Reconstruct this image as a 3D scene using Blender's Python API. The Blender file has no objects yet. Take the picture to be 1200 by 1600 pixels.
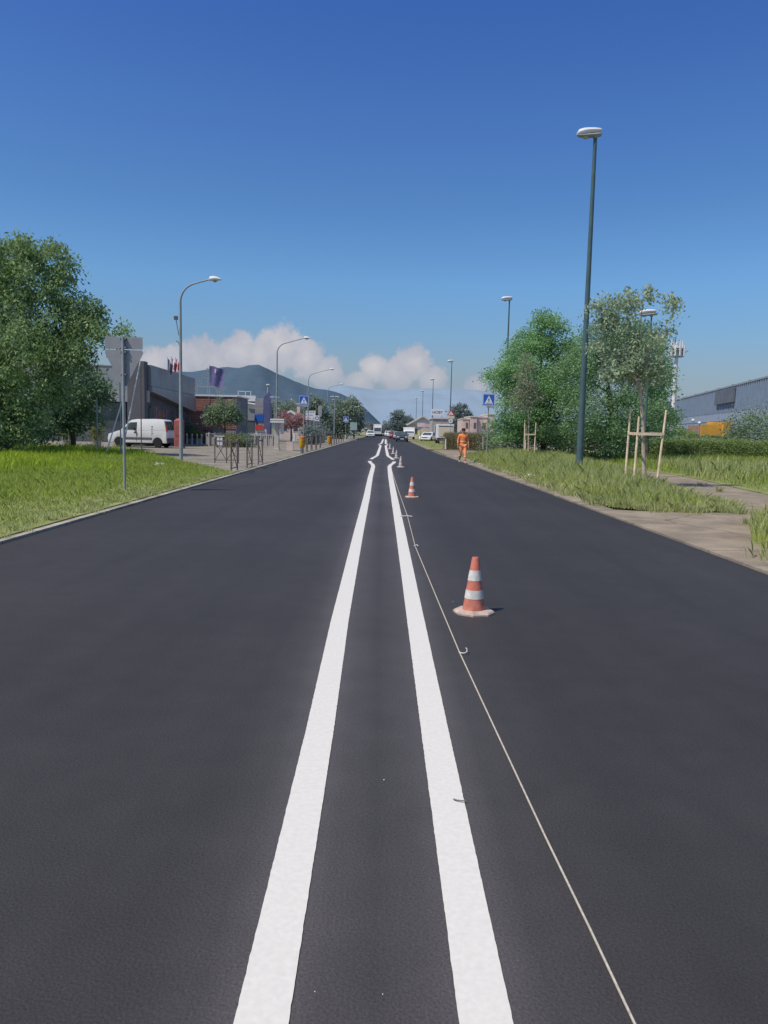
import bpy, bmesh, math, random
import numpy as np
from mathutils import Matrix, Vector
random.seed(7)
rng = np.random.default_rng(11)
S = bpy.context.scene
COL = S.collection
PI = math.pi
rad = math.radians

# ------------------------------------------------------------------ camera
F = 1200.0                                    # focal length in pixels of the 1200x1600 photograph
PITCH = math.atan(128 / F); ROLL = rad(1.3); EYE = 1.6
cd = bpy.data.cameras.new('camera'); cam = bpy.data.objects.new('camera', cd); COL.objects.link(cam)
cd.sensor_fit = 'VERTICAL'; cd.sensor_height = 36.0; cd.lens = 36.0 * F / 1600
cd.clip_start = 0.05; cd.clip_end = 30000
cam.matrix_world = Matrix.Translation((0, 0, EYE)) @ Matrix.Rotation(PI / 2 - PITCH, 4, 'X') @ Matrix.Rotation(ROLL, 4, 'Z')
S.camera = cam

def ray(px, py):
    cx, cy = px - 600, 800 - py
    x = cx * math.cos(ROLL) - cy * math.sin(ROLL); y = cx * math.sin(ROLL) + cy * math.cos(ROLL)
    c, s = math.cos(PITCH), math.sin(PITCH)
    return x, F * c + y * s, -F * s + y * c
def at(px, py, Y):                            # surveyed point at distance Y down the road
    d = ray(px, py); t = Y / d[1]
    return Vector((d[0] * t, Y, EYE + d[2] * t))
def gr(px, py, z=0.0):                        # surveyed point on the ground
    d = ray(px, py); t = (z - EYE) / d[2]
    return Vector((d[0] * t, d[1] * t, z))

# ------------------------------------------------------------------ materials
def M(name, col, rough=.7, var=.18, scale=6.0, metal=0.0, bump=0.0, island=0.0, spec=.3, detail=4.0, coords='Object'):
    m = bpy.data.materials.new(name); m.use_nodes = True
    nt = m.node_tree; N = nt.nodes; L = nt.links
    b = N['Principled BSDF']
    b.inputs['Roughness'].default_value = rough; b.inputs['Metallic'].default_value = metal
    b.inputs['Specular IOR Level'].default_value = spec
    tc = N.new('ShaderNodeTexCoord'); no = N.new('ShaderNodeTexNoise')
    no.inputs['Scale'].default_value = scale; no.inputs['Detail'].default_value = detail
    L.new(tc.outputs[coords], no.inputs['Vector'])
    rp = N.new('ShaderNodeValToRGB')
    rp.color_ramp.elements[0].position = .3; rp.color_ramp.elements[1].position = .7
    rp.color_ramp.elements[0].color = [c * (1 - var) for c in col] + [1]
    rp.color_ramp.elements[1].color = [min(1, c * (1 + var)) for c in col] + [1]
    L.new(no.outputs['Fac'], rp.inputs['Fac']); out = rp.outputs['Color']
    if island:
        g = N.new('ShaderNodeNewGeometry'); mr = N.new('ShaderNodeMapRange')
        mr.inputs['To Min'].default_value = 1 - island; mr.inputs['To Max'].default_value = 1 + island
        L.new(g.outputs['Random Per Island'], mr.inputs['Value'])
        mu = N.new('ShaderNodeMix'); mu.data_type = 'RGBA'; mu.blend_type = 'MULTIPLY'; mu.inputs[0].default_value = 1
        L.new(out, mu.inputs[6]); L.new(mr.outputs['Result'], mu.inputs[7]); out = mu.outputs[2]
    L.new(out, b.inputs['Base Color'])
    if bump:
        bp = N.new('ShaderNodeBump'); bp.inputs['Strength'].default_value = bump; bp.inputs['Distance'].default_value = .02
        L.new(no.outputs['Fac'], bp.inputs['Height']); L.new(bp.outputs['Normal'], b.inputs['Normal'])
    return m

GAIN = dict(walnut_leaf=1.55, dark_leaf=1.75, shade_tree_leaf=1.7, locust_leaf=1.8, grey_green_leaf=1.6, brownish_leaf=1.7, mid_green_leaf=1.8, plum_leaf=1.5, far_leaf=1.3, far_dark_leaf=1.4, hedge_leaf=1.7, olive_hedge_leaf=1.3, tall_grass_blade=.95, dry_grass_blade=1.15)   # deep crowns swallow most of the light
def leaf_mat(name, dark, light, trans=.35):
    m = bpy.data.materials.new(name); m.use_nodes = True
    nt = m.node_tree; N = nt.nodes; L = nt.links; N.clear()
    o = N.new('ShaderNodeOutputMaterial'); d = N.new('ShaderNodeBsdfDiffuse'); dark = [min(.6, c * GAIN.get(name, 1.0)) for c in dark]; light = [min(.75, c * GAIN.get(name, 1.0)) for c in light]; t = N.new('ShaderNodeBsdfTranslucent')
    gl = N.new('ShaderNodeBsdfGlossy'); gl.inputs['Roughness'].default_value = .45; gl.inputs['Color'].default_value = (.6, .65, .6, 1)
    mx = N.new('ShaderNodeMixShader'); mx.inputs[0].default_value = trans
    mg = N.new('ShaderNodeMixShader'); mg.inputs[0].default_value = .03
    a = N.new('ShaderNodeAttribute'); a.attribute_name = 'tint'
    g = N.new('ShaderNodeNewGeometry')
    ad = N.new('ShaderNodeMath'); ad.operation = 'MULTIPLY_ADD'; ad.inputs[1].default_value = .55
    L.new(g.outputs['Random Per Island'], ad.inputs[0]); 
    sc = N.new('ShaderNodeMath'); sc.operation = 'MULTIPLY'; sc.inputs[1].default_value = .45
    L.new(a.outputs['Fac'], sc.inputs[0]); L.new(sc.outputs[0], ad.inputs[2])
    rp = N.new('ShaderNodeValToRGB')
    rp.color_ramp.elements[0].color = list(dark) + [1]; rp.color_ramp.elements[1].color = list(light) + [1]
    L.new(ad.outputs[0], rp.inputs['Fac'])
    L.new(rp.outputs['Color'], d.inputs['Color']); L.new(rp.outputs['Color'], t.inputs['Color'])
    L.new(d.outputs[0], mx.inputs[1]); L.new(t.outputs[0], mx.inputs[2])
    L.new(mx.outputs[0], mg.inputs[1]); L.new(gl.outputs[0], mg.inputs[2]); L.new(mg.outputs[0], o.inputs['Surface'])
    return m

def glass(name, col, rough=.08):
    m = M(name, col, rough, .25, 1.2, spec=.8); return m

def asphalt():
    m = bpy.data.materials.new('fresh_asphalt'); m.use_nodes = True
    nt = m.node_tree; N = nt.nodes; L = nt.links; b = N['Principled BSDF']
    b.inputs['Roughness'].default_value = .7; b.inputs['Specular IOR Level'].default_value = .42
    tc = N.new('ShaderNodeTexCoord')
    def noise(s, det=3):
        n = N.new('ShaderNodeTexNoise'); n.inputs['Scale'].default_value = s; n.inputs['Detail'].default_value = det
        L.new(tc.outputs['Object'], n.inputs['Vector']); return n
    def mr(src, a, b_, c, d):
        r = N.new('ShaderNodeMapRange'); L.new(src, r.inputs['Value'])
        for k, v in zip(('From Min', 'From Max', 'To Min', 'To Max'), (a, b_, c, d)): r.inputs[k].default_value = v
        return r.outputs['Result']
    def mul(a, b_):
        n = N.new('ShaderNodeMath'); n.operation = 'MULTIPLY'; L.new(a, n.inputs[0]); L.new(b_, n.inputs[1]); return n.outputs[0]
    def add(a, b_):
        n = N.new('ShaderNodeMath'); n.operation = 'ADD'; L.new(a, n.inputs[0]); L.new(b_, n.inputs[1]); return n.outputs[0]
    big = noise(.35, 4); mid = noise(4, 4); fine = noise(110, 2)
    vo = N.new('ShaderNodeTexVoronoi'); vo.inputs['Scale'].default_value = 85; L.new(tc.outputs['Object'], vo.inputs['Vector'])
    # long paver streaks
    mp = N.new('ShaderNodeMapping'); mp.inputs['Scale'].default_value = (2.2, .03, 1); L.new(tc.outputs['Object'], mp.inputs['Vector'])
    st = N.new('ShaderNodeTexNoise'); st.inputs['Scale'].default_value = 1.0; st.inputs['Detail'].default_value = 5; L.new(mp.outputs[0], st.inputs['Vector'])
    v = mul(mr(big.outputs['Fac'], .3, .7, .86, 1.12), mr(mid.outputs['Fac'], .3, .7, .93, 1.07))
    v = mul(v, mr(fine.outputs['Fac'], .3, .75, .74, 1.28))
    v = mul(v, mr(st.outputs['Fac'], .3, .7, .9, 1.1))
    # sparse bright aggregate chips
    sp = noise(60, 1)
    v = add(v, mul(mr(vo.outputs['Distance'], .0, .12, 1.6, 0), mr(sp.outputs['Fac'], .66, .72, 0, 1)))
    at_ = N.new('ShaderNodeAttribute'); at_.attribute_name = 'line_glow'
    v = mul(v, mr(at_.outputs['Fac'], 0, 1, 1, 3.0))  # painted glow: asphalt colour brightened beside and between the lines
    cb = N.new('ShaderNodeCombineColor')
    for k, c in enumerate((.0400, .0365, .0375)):
        mm = N.new('ShaderNodeMath'); mm.operation = 'MULTIPLY'; mm.inputs[1].default_value = c; L.new(v, mm.inputs[0]); L.new(mm.outputs[0], cb.inputs[k])
    L.new(cb.outputs[0], b.inputs['Base Color'])
    bp = N.new('ShaderNodeBump'); bp.inputs['Strength'].default_value = .35; bp.inputs['Distance'].default_value = .004
    L.new(add(fine.outputs['Fac'], vo.outputs['Distance']), bp.inputs['Height']); L.new(bp.outputs['Normal'], b.inputs['Normal'])
    return m

mt = dict(
    asphalt=asphalt(),
    paint=M('white_road_paint', (.72, .69, .64), .6, .05, 45, bump=.025),
    kerb=M('pale_kerb_stone', (.44, .40, .33), .9, .25, 5, bump=.3),
    gutter=M('dusty_gutter', (.29, .245, .185), .95, .3, 2.5, bump=.3),
    pave=M('worn_beige_paving', (.27, .245, .205), .95, .16, 1.2, bump=.2),
    path=M('dusty_path', (.30, .245, .185), .95, .22, 1.6, bump=.3),
    earth=M('dry_grass_earth', (.26, .255, .115), .95, .35, 1.4, bump=.4),
    lawn=M('lawn_earth', (.24, .26, .10), .95, .3, 1.6, bump=.4),
    field=M('field', (.16, .18, .09), .95, .3, .05),
    steel=M('galvanised_steel', (.36, .37, .39), .5, .12, 8, .3),
    signback=M('grey_sign_back', (.31, .305, .33), .6, .08, 6, .2),
    greenpole=M('dark_green_paint', (.075, .125, .135), .5, .15, 3),
    greypole=M('grey_pole_paint', (.30, .33, .34), .5, .15, 3),
    lampwhite=M('lamp_white', (.75, .75, .76), .4, .05, 4),
    lampgrey=M('lamp_grey', (.33, .34, .36), .5, .1, 5),
    lens=glass('lamp_glass', (.4, .42, .43), .2),
    orange=M('cone_orange', (.60, .185, .125), .6, .2, 14),
    orange_d=M('cone_orange_dirty', (.55, .19, .13), .75, .28, 18),
    band=M('cone_white_band', (.66, .63, .57), .6, .18, 22),
    conebase=M('cone_dusty_base', (.5, .38, .32), .85, .28, 16),
    orange_f=M('pale_cone', (.50, .39, .37), .75, .15, 14), band_f=M('pale_cone_band', (.6, .56, .54), .7, .1, 14), base_f=M('pale_cone_base', (.6, .53, .5), .85, .15, 16),  # paler copies of the cone colours for the distant cones
    string=M('braided_string', (.52, .46, .38), .9, .2, 60),
    wire=M('pale_wire', (.6, .6, .6), .5, .1, 30),
    dirtwire=M('dirty_wire', (.16, .15, .14), .7, .3, 30),
    vanwhite=M('white_car_paint', (.8, .8, .79), .3, .03, 2, spec=.5),
    carlight=M('pale_car_paint', (.72, .74, .7), .3, .03, 2, spec=.5),
    cardark=M('dark_car_paint', (.06, .075, .09), .25, .1, 2, spec=.6),
    carred=M('red_car_paint', (.28, .04, .04), .3, .1, 2, spec=.5),
    cargrey=M('silver_car_paint', (.4, .42, .44), .3, .05, 2, .4),
    black=M('black_plastic', (.035, .036, .04), .7, .2, 8),
    cladding=M('grey_plastic', (.12, .125, .135), .7, .1, 8),
    tyre=M('tyre_rubber', (.03, .03, .032), .9, .2, 12),
    hub=M('wheel_cover', (.5, .5, .5), .4, .1, 9, .3),
    carglass=glass('car_glass', (.07, .085, .095)),
    redlamp=M('red_lamp', (.4, .03, .03), .3, .1, 9),
    headlamp=M('head_lamp', (.8, .82, .84), .2, .05, 9),
    grafwall=M('graphite_cladding', (.125, .12, .13), .6, .12, 1.5),
    fascia=M('grey_metal_fascia', (.37, .36, .355), .45, .1, .9, .2),
    fasciad=M('blue_grey_metal_fascia', (.32, .335, .345), .45, .1, .9, .2),
    bglass=glass('shop_glass', (.10, .115, .125), .12),
    mull=M('aluminium_mullion', (.3, .31, .32), .5, .1, 4, .3),
    redsign=M('red_sign', (.62, .06, .045), .5, .12, 5),
    redfaded=M('faded_red_paint', (.38, .115, .105), .7, .2, 3),
    slat=M('red_brown_slats', (.36, .17, .14), .8, .18, 2.5, island=.18),
    white=M('white_render', (.72, .7, .69), .8, .07, 3),
    pinkwall=M('pale_pink_render', (.64, .50, .45), .85, .12, 1.5),
    cream=M('cream_render', (.64, .56, .45), .85, .1, 1.5),
    graywall=M('grey_render', (.27, .265, .275), .85, .12, 1.2),
    brownwall=M('brown_grey_render', (.42, .38, .36), .85, .15, 1.0),
    rooftile=M('terracotta_roof', (.30, .15, .11), .85, .25, 6, bump=.3),
    rooflight=M('pale_roof', (.62, .58, .5), .8, .1, 3),
    navy=M('navy_panel', (.13, .135, .25), .5, .15, 3),
    navycloth=M('navy_cloth', (.14, .13, .25), .9, .2, 3),
    redcloth=M('red_cloth', (.62, .10, .13), .9, .2, 3),
    whitecloth=M('pale_pink_cloth', (.75, .56, .58), .9, .12, 3),
    greycloth=M('grey_cloth', (.2, .19, .25), .9, .2, 3),
    signblue=M('sign_blue', (.03, .13, .5), .4, .08, 5),
    signwhite=M('sign_white', (.8, .8, .8), .5, .05, 5),
    signblack=M('sign_black', (.03, .03, .03), .6, .1, 5),
    signred=M('sign_red', (.6, .05, .06), .5, .1, 5),
    signgreen=M('pale_green_panel', (.33, .43, .4), .6, .1, 3),
    yellow=M('yellow_plastic', (.72, .38, .035), .5, .15, 6),
    paleyellow=M('pale_yellow_plastic', (.72, .68, .2), .5, .12, 6),
    barrier=M('brown_barrier_paint', (.17, .14, .125), .65, .25, 8),
    wood=M('pine_stake', (.78, .60, .42), .85, .22, 7, bump=.2),
    bark=M('tree_bark', (.13, .105, .085), .95, .3, 7, bump=.5),
    palebark=M('pale_sapling_bark', (.46, .38, .29), .95, .25, 9, bump=.4),
    pot=M('pale_planter', (.5, .46, .42), .9, .15, 6),
    bluewall=M('blue_corrugated_cladding', (.215, .27, .35), .6, .1, .7),
    bluelow=M('pale_blue_cladding', (.31, .36, .44), .6, .1, .7),
    screen=M('billboard_dark', (.13, .145, .17), .6, .2, 1.2),
    ochre=M('ochre_shed', (.62, .33, .055), .7, .2, 1.0),
    hill1=M('hazy_wooded_hill', (.085, .13, .178), 1, .07, .02, spec=0, detail=8),  # blue distance haze put into the hill's base colour
    hill2=M('hazy_mountain', (.255, .335, .425), 1, .05, .004, spec=0),  # haze painted in as a pale, sky-like base colour
    skin=M('skin', (.5, .27, .2), .6, .08, 20),
    hair=M('dark_hair', (.03, .022, .018), .8, .2, 60),
    hivis=M('hi_vis_orange', (1.0, .30, .095), .8, .1, 14),
    hivis2=M('faded_hi_vis_orange', (1.0, .355, .155), .8, .12, 14),
    reflect=M('silver_reflective', (.72, .62, .52), .5, .08, 20),
    shoe=M('pale_shoe', (.4, .33, .29), .8, .2, 20),
    litter=M('white_litter', (.8, .8, .78), .8, .1, 20),
    rust=M('rusty_concrete', (.3, .28, .26), .9, .2, 9),
    l_walnut=leaf_mat('walnut_leaf', (.09, .14, .07), (.25, .345, .15), .45),
    l_dark=leaf_mat('dark_leaf', (.065, .115, .07), (.15, .225, .12), .45),
    l_locust=leaf_mat('locust_leaf', (.085, .155, .085), (.22, .36, .15), .45),
    l_shade=leaf_mat('shade_tree_leaf', (.09, .155, .085), (.20, .31, .145), .45),
    l_sap=leaf_mat('grey_green_leaf', (.20, .25, .165), (.31, .37, .25), .45),
    l_brown=leaf_mat('brownish_leaf', (.13, .15, .10), (.26, .28, .18), .45),
    l_round=leaf_mat('mid_green_leaf', (.085, .125, .085), (.20, .26, .15), .45),
    l_red=leaf_mat('plum_leaf', (.20, .115, .12), (.40, .25, .245), .45),
    l_far=leaf_mat('far_leaf', (.17, .215, .18), (.28, .34, .24), .5),  # distance haze mixed into this leaf colour
    l_fardark=leaf_mat('far_dark_leaf', (.15, .185, .185), (.22, .265, .24), .5),  # bluish haze painted into the darker far leaves
    l_hedge=leaf_mat('hedge_leaf', (.13, .175, .075), (.25, .32, .12), .5),
    l_olive=leaf_mat('olive_hedge_leaf', (.20, .18, .11), (.32, .29, .18), .5),
    l_yellow=leaf_mat('yellow_green_leaf', (.16, .19, .06), (.36, .38, .12), .5),
    g_short=leaf_mat('short_grass_blade', (.23, .31, .05), (.52, .61, .14), .45),
    g_tall=leaf_mat('tall_grass_blade', (.25, .38, .03), (.62, .76, .085), .5),
    g_dry=leaf_mat('dry_grass_blade', (.30, .345, .12), (.66, .69, .31), .5),
)

def overlay(m, build):                        # multiply a procedural factor into an existing base colour
    nt = m.node_tree; N = nt.nodes; L = nt.links; b = N['Principled BSDF']; src = b.inputs['Base Color'].links[0].from_socket
    tc = N.new('ShaderNodeTexCoord'); f = build(N, L, tc.outputs['Object'])
    mu = N.new('ShaderNodeMix'); mu.data_type = 'RGBA'; mu.blend_type = 'MULTIPLY'; mu.inputs[0].default_value = 1
    L.new(src, mu.inputs[6]); L.new(f, mu.inputs[7]); L.new(mu.outputs[2], b.inputs['Base Color'])
def joints(N, L, v):
    sx = N.new('ShaderNodeSeparateXYZ'); L.new(v, sx.inputs[0]); fr = N.new('ShaderNodeMath'); fr.operation = 'FRACT'; L.new(sx.outputs['Y'], fr.inputs[0])
    r = N.new('ShaderNodeMapRange'); L.new(fr.outputs[0], r.inputs['Value'])
    for k, q in zip(('From Min', 'From Max', 'To Min', 'To Max'), (.0, .03, .35, 1)): r.inputs[k].default_value = q
    n = N.new('ShaderNodeTexNoise'); n.inputs['Scale'].default_value = 1.1; n.inputs['Detail'].default_value = 6; L.new(v, n.inputs['Vector'])
    r2 = N.new('ShaderNodeMapRange'); L.new(n.outputs['Fac'], r2.inputs['Value'])
    for k, q in zip(('From Min', 'From Max', 'To Min', 'To Max'), (.35, .6, .6, 1.05)): r2.inputs[k].default_value = q
    m_ = N.new('ShaderNodeMath'); m_.operation = 'MULTIPLY'; L.new(r.outputs[0], m_.inputs[0]); L.new(r2.outputs[0], m_.inputs[1]); return m_.outputs[0]
def cracks(N, L, v):
    nn = N.new('ShaderNodeTexNoise'); nn.inputs['Scale'].default_value = 1.5; nn.inputs['Detail'].default_value = 3; L.new(v, nn.inputs['Vector'])
    mx = N.new('ShaderNodeMix'); mx.data_type = 'RGBA'; mx.inputs[0].default_value = .25; L.new(v, mx.inputs[6]); L.new(nn.outputs['Color'], mx.inputs[7])
    vo = N.new('ShaderNodeTexVoronoi'); vo.feature = 'DISTANCE_TO_EDGE'; vo.inputs['Scale'].default_value = .45; L.new(mx.outputs[2], vo.inputs['Vector'])
    r = N.new('ShaderNodeMapRange'); L.new(vo.outputs['Distance'], r.inputs['Value'])
    for k, q in zip(('From Min', 'From Max', 'To Min', 'To Max'), (.0, .012, .55, 1)): r.inputs[k].default_value = q
    n = N.new('ShaderNodeTexNoise'); n.inputs['Scale'].default_value = .7; n.inputs['Detail'].default_value = 8; n.inputs['Roughness'].default_value = .65; L.new(v, n.inputs['Vector'])
    r2 = N.new('ShaderNodeMapRange'); L.new(n.outputs['Fac'], r2.inputs['Value'])
    for k, q in zip(('From Min', 'From Max', 'To Min', 'To Max'), (.38, .62, .78, 1.12)): r2.inputs[k].default_value = q
    g = N.new('ShaderNodeTexNoise'); g.inputs['Scale'].default_value = 38; g.inputs['Detail'].default_value = 2; L.new(v, g.inputs['Vector'])
    r3 = N.new('ShaderNodeMapRange'); L.new(g.outputs['Fac'], r3.inputs['Value'])
    for k, q in zip(('From Min', 'From Max', 'To Min', 'To Max'), (.3, .7, .85, 1.15)): r3.inputs[k].default_value = q
    a = N.new('ShaderNodeMath'); a.operation = 'MULTIPLY'; L.new(r.outputs[0], a.inputs[0]); L.new(r2.outputs[0], a.inputs[1])
    b = N.new('ShaderNodeMath'); b.operation = 'MULTIPLY'; L.new(a.outputs[0], b.inputs[0]); L.new(r3.outputs[0], b.inputs[1]); return b.outputs[0]
overlay(mt['kerb'], joints); overlay(mt['path'], cracks); overlay(mt['pave'], cracks); overlay(mt['gutter'], cracks)

# ------------------------------------------------------------------ mesh helpers
class MB:
    def __init__(s): s.v = []; s.f = []; s.m = []
    def add(s, vs, fs, mi=0):
        o = len(s.v); s.v += [tuple(p) for p in vs]; s.f += [[i + o for i in f] for f in fs]; s.m += [mi] * len(fs); return s
    def box(s, x0, x1, y0, y1, z0, z1, mi=0, mat=None):
        vs = [(x, y, z) for z in (z0, z1) for y in (y0, y1) for x in (x0, x1)]
        if mat is not None: vs = [tuple(mat @ Vector(p)) for p in vs]
        return s.add(vs, [(0, 2, 3, 1), (4, 5, 7, 6), (0, 1, 5, 4), (2, 6, 7, 3), (0, 4, 6, 2), (1, 3, 7, 5)], mi)
    def bar(s, a, b, w, h=None, mi=0):                    # square bar between two points
        a = Vector(a); b = Vector(b); d = b - a; h = h or w
        q = d.to_track_quat('Z', 'Y').to_matrix().to_4x4()
        return s.box(-w / 2, w / 2, -h / 2, h / 2, 0, d.length, mi, Matrix.Translation(a) @ q)
    def tube(s, pts, r, n=8, mi=0):
        pts = [Vector(p) for p in pts]; k = len(pts); rs = r if isinstance(r, (list, tuple)) else [r] * k
        vs = []; fs = []
        up = Vector((0.13, 0.97, 0.2))
        for i, p in enumerate(pts):
            d = (pts[min(i + 1, k - 1)] - pts[max(i - 1, 0)]).normalized()
            a = d.cross(up); 
            if a.length < 1e-4: a = d.cross(Vector((1, 0, 0)))
            a.normalize(); b = d.cross(a).normalized()
            for j in range(n):
                t = 2 * PI * j / n; vs.append(p + (a * math.cos(t) + b * math.sin(t)) * rs[i])
        for i in range(k - 1):
            for j in range(n):
                fs.append((i * n + j, (i + 1) * n + j, (i + 1) * n + (j + 1) % n, i * n + (j + 1) % n))
        fs.append(tuple(range(n))); fs.append(tuple(range((k - 1) * n, k * n))[::-1])
        return s.add(vs, fs, mi)
    def lathe(s, prof, n=24, mi=0, c=(0, 0, 0), sq=1.0):
        vs = []; fs = []; k = len(prof)
        for r, z in prof:
            for j in range(n):
                t = 2 * PI * (j + .5) / n; vs.append((c[0] + r * math.cos(t), c[1] + r * sq * math.sin(t), c[2] + z))
        for i in range(k - 1):
            for j in range(n): fs.append((i * n + j, i * n + (j + 1) % n, (i + 1) * n + (j + 1) % n, (i + 1) * n + j))
        fs.append(tuple(range(n))[::-1]); fs.append(tuple(range((k - 1) * n, k * n)))
        return s.add(vs, fs, mi)
    def prism(s, poly, a, b, axis='y', mi=0):             # poly (u, z) extruded along y (or along x / z)
        def P(u, v, t): return {'y': (u, t, v), 'x': (t, u, v), 'z': (u, v, t)}[axis]
        n = len(poly); vs = [P(u, v, a) for u, v in poly] + [P(u, v, b) for u, v in poly]
        fs = [tuple(range(n)), tuple(range(n, 2 * n))[::-1]] + [(i, i + n, (i + 1) % n + n, (i + 1) % n) for i in range(n)]
        return s.add(vs, fs, mi)
    def build(s, name, mats, parent=None, bevel=0, smooth=False, loc=None, seg=2, rotz=0):
        me = bpy.data.meshes.new(name); me.from_pydata(s.v, [], s.f)
        if not isinstance(mats, (list, tuple)): mats = [mats]
        for m in mats: me.materials.append(mt[m] if isinstance(m, str) else m)
        if len(mats) > 1: me.polygons.foreach_set('material_index', s.m)
        bm = bmesh.new(); bm.from_mesh(me)
        bmesh.ops.recalc_face_normals(bm, faces=bm.faces)
        if bevel:
            ed = [e for e in bm.edges if len(e.link_faces) == 2 and e.calc_face_angle(0) > .5]
            bmesh.ops.bevel(bm, geom=ed, offset=bevel, segments=seg, affect='EDGES', profile=.6, clamp_overlap=True)
        bm.to_mesh(me); bm.free()
        if smooth:
            me.polygons.foreach_set('use_smooth', [True] * len(me.polygons))
            me.set_sharp_from_angle(angle=rad(38))
        me.update()
        o = bpy.data.objects.new(name, me); COL.objects.link(o)
        if parent: o.parent = parent
        if loc is not None: o.location = loc
        if rotz: o.rotation_euler.z = rotz
        return o

def tag(o, label, cat, group=None):
    o['label'] = label; o['category'] = cat
    if group: o['group'] = group
    return o
def thing(name, label, cat, loc=(0, 0, 0), rotz=0, group=None):
    o = bpy.data.objects.new(name, None); COL.objects.link(o); o.empty_display_size = .3
    o.location = loc; o.rotation_euler = (0, 0, rotz)
    return tag(o, label, cat, group)
def struct(o, kind='structure'):
    o['kind'] = kind; return o
def copy_tree(o, parent=None):
    c = o.copy(); COL.objects.link(c); c.parent = parent
    for ch in list(o.children): copy_tree(ch, c)
    return c
def dup(o, label, loc, rotz=0, scale=None):
    c = copy_tree(o); c.location = loc; c.rotation_euler = (0, 0, rotz); c['label'] = label
    if scale: c.scale = (scale,) * 3
    return c
def np_mesh(name, V, per, mat, parent=None, tint=None):   # V (n*per,3): n polygons of `per` loose corners
    n = len(V) // per
    me = bpy.data.meshes.new(name)
    me.vertices.add(len(V)); me.vertices.foreach_set('co', V.astype(np.float32).ravel())
    me.loops.add(len(V)); me.loops.foreach_set('vertex_index', np.arange(len(V), dtype=np.int32))
    me.polygons.add(n); me.polygons.foreach_set('loop_start', np.arange(0, len(V), per, dtype=np.int32))
    me.polygons.foreach_set('loop_total', np.full(n, per, dtype=np.int32))
    if tint is not None:
        a = me.attributes.new('tint', 'FLOAT', 'POINT'); a.data.foreach_set('value', np.repeat(tint, per).astype(np.float32))
    me.materials.append(mt[mat]); me.update(calc_edges=True)
    o = bpy.data.objects.new(name, me); COL.objects.link(o)
    if parent: o.parent = parent
    return o
def unit(a): return a / np.maximum(np.linalg.norm(a, axis=1, keepdims=True), 1e-6)

def leaf_cloud(C, per, spread, l, w, droop=.6, flat=.7, tint_k=None):
    k = len(C); n = k * per
    c = np.repeat(C, per, axis=0); off = rng.normal(size=(n, 3)) * spread; off[:, 2] *= flat
    off[:, 2] -= .35 * (off[:, 0] ** 2 + off[:, 1] ** 2) / max(spread, 1e-3) * droop
    p = c + off
    ax = rng.normal(size=(n, 3)); ax[:, 2] = ax[:, 2] * .4 - droop; ax = unit(ax)
    nr = rng.normal(size=(n, 3)); nr[:, 2] += .6; sd = unit(np.cross(ax, nr))
    L = (l * rng.uniform(.6, 1.3, n))[:, None]; W = (w * rng.uniform(.6, 1.3, n))[:, None]
    V = np.empty((n, 4, 3)); V[:, 0] = p - ax * L / 2; V[:, 1] = p + sd * W / 2; V[:, 2] = p + ax * L / 2; V[:, 3] = p - sd * W / 2
    t = rng.uniform(0, 1, k) if tint_k is None else tint_k
    return V.reshape(-1, 3), np.repeat(t, per)
def blob_points(blobs, n, inner=.55):
    w = np.array([b[3] * b[4] + b[4] * b[5] for b in blobs]); w = w / w.sum()
    out = []
    for b, q in zip(blobs, w):
        m = max(3, int(round(n * q)))
        d = unit(rng.normal(size=(m, 3))); r = rng.uniform(inner, 1.0, m)[:, None]
        out.append(np.array(b[:3]) + d * r * np.array(b[3:6]))
    return np.concatenate(out)

def tree(name, label, base, blobs, clumps, per, spread, l, w, mat, trunk_r=.15, bark='bark', droop=.6, group=None, cat='tree', limbs=8, flat=.7, inner=.5, trunk=True, ztop=None):
    base = Vector(base); t = thing(name, label, cat, base, 0, group)
    B = [(b[0] - base.x, b[1] - base.y, b[2] - base.z, b[3], b[4], b[5]) for b in blobs]
    C = blob_points(B, clumps, inner)
    C = C[C[:, 2] > .15]
    V, ti = leaf_cloud(C, per, spread, l, w, droop, flat)
    V[:, 2] = np.maximum(V[:, 2], .02)
    np_mesh('crown', V, 4, mat, t, ti)
    if trunk:
        mb = MB(); cen = Vector(np.mean(C, axis=0).tolist()); zt = ztop or max(.6, cen.z)
        top = Vector((cen.x * .7, cen.y * .7, zt)); mid = Vector((top.x * .3, top.y * .3, zt * .5))
        mb.tube([(0, 0, -.1), (0.01, 0, .15), mid, top], [trunk_r * 1.35, trunk_r * 1.1, trunk_r * .85, trunk_r * .45], 9)
        for i in rng.permutation(len(C))[:limbs]:
            e = Vector(C[i].tolist()); s0 = mid.lerp(top, random.uniform(.1, .95)); m_ = s0.lerp(e, .5) + Vector((0, 0, .08 * (e - s0).length))
            mb.tube([s0, m_, e], [trunk_r * .42, trunk_r * .26, trunk_r * .1], 6)
        mb.build('trunk', bark, t, smooth=True)
    return t

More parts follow.
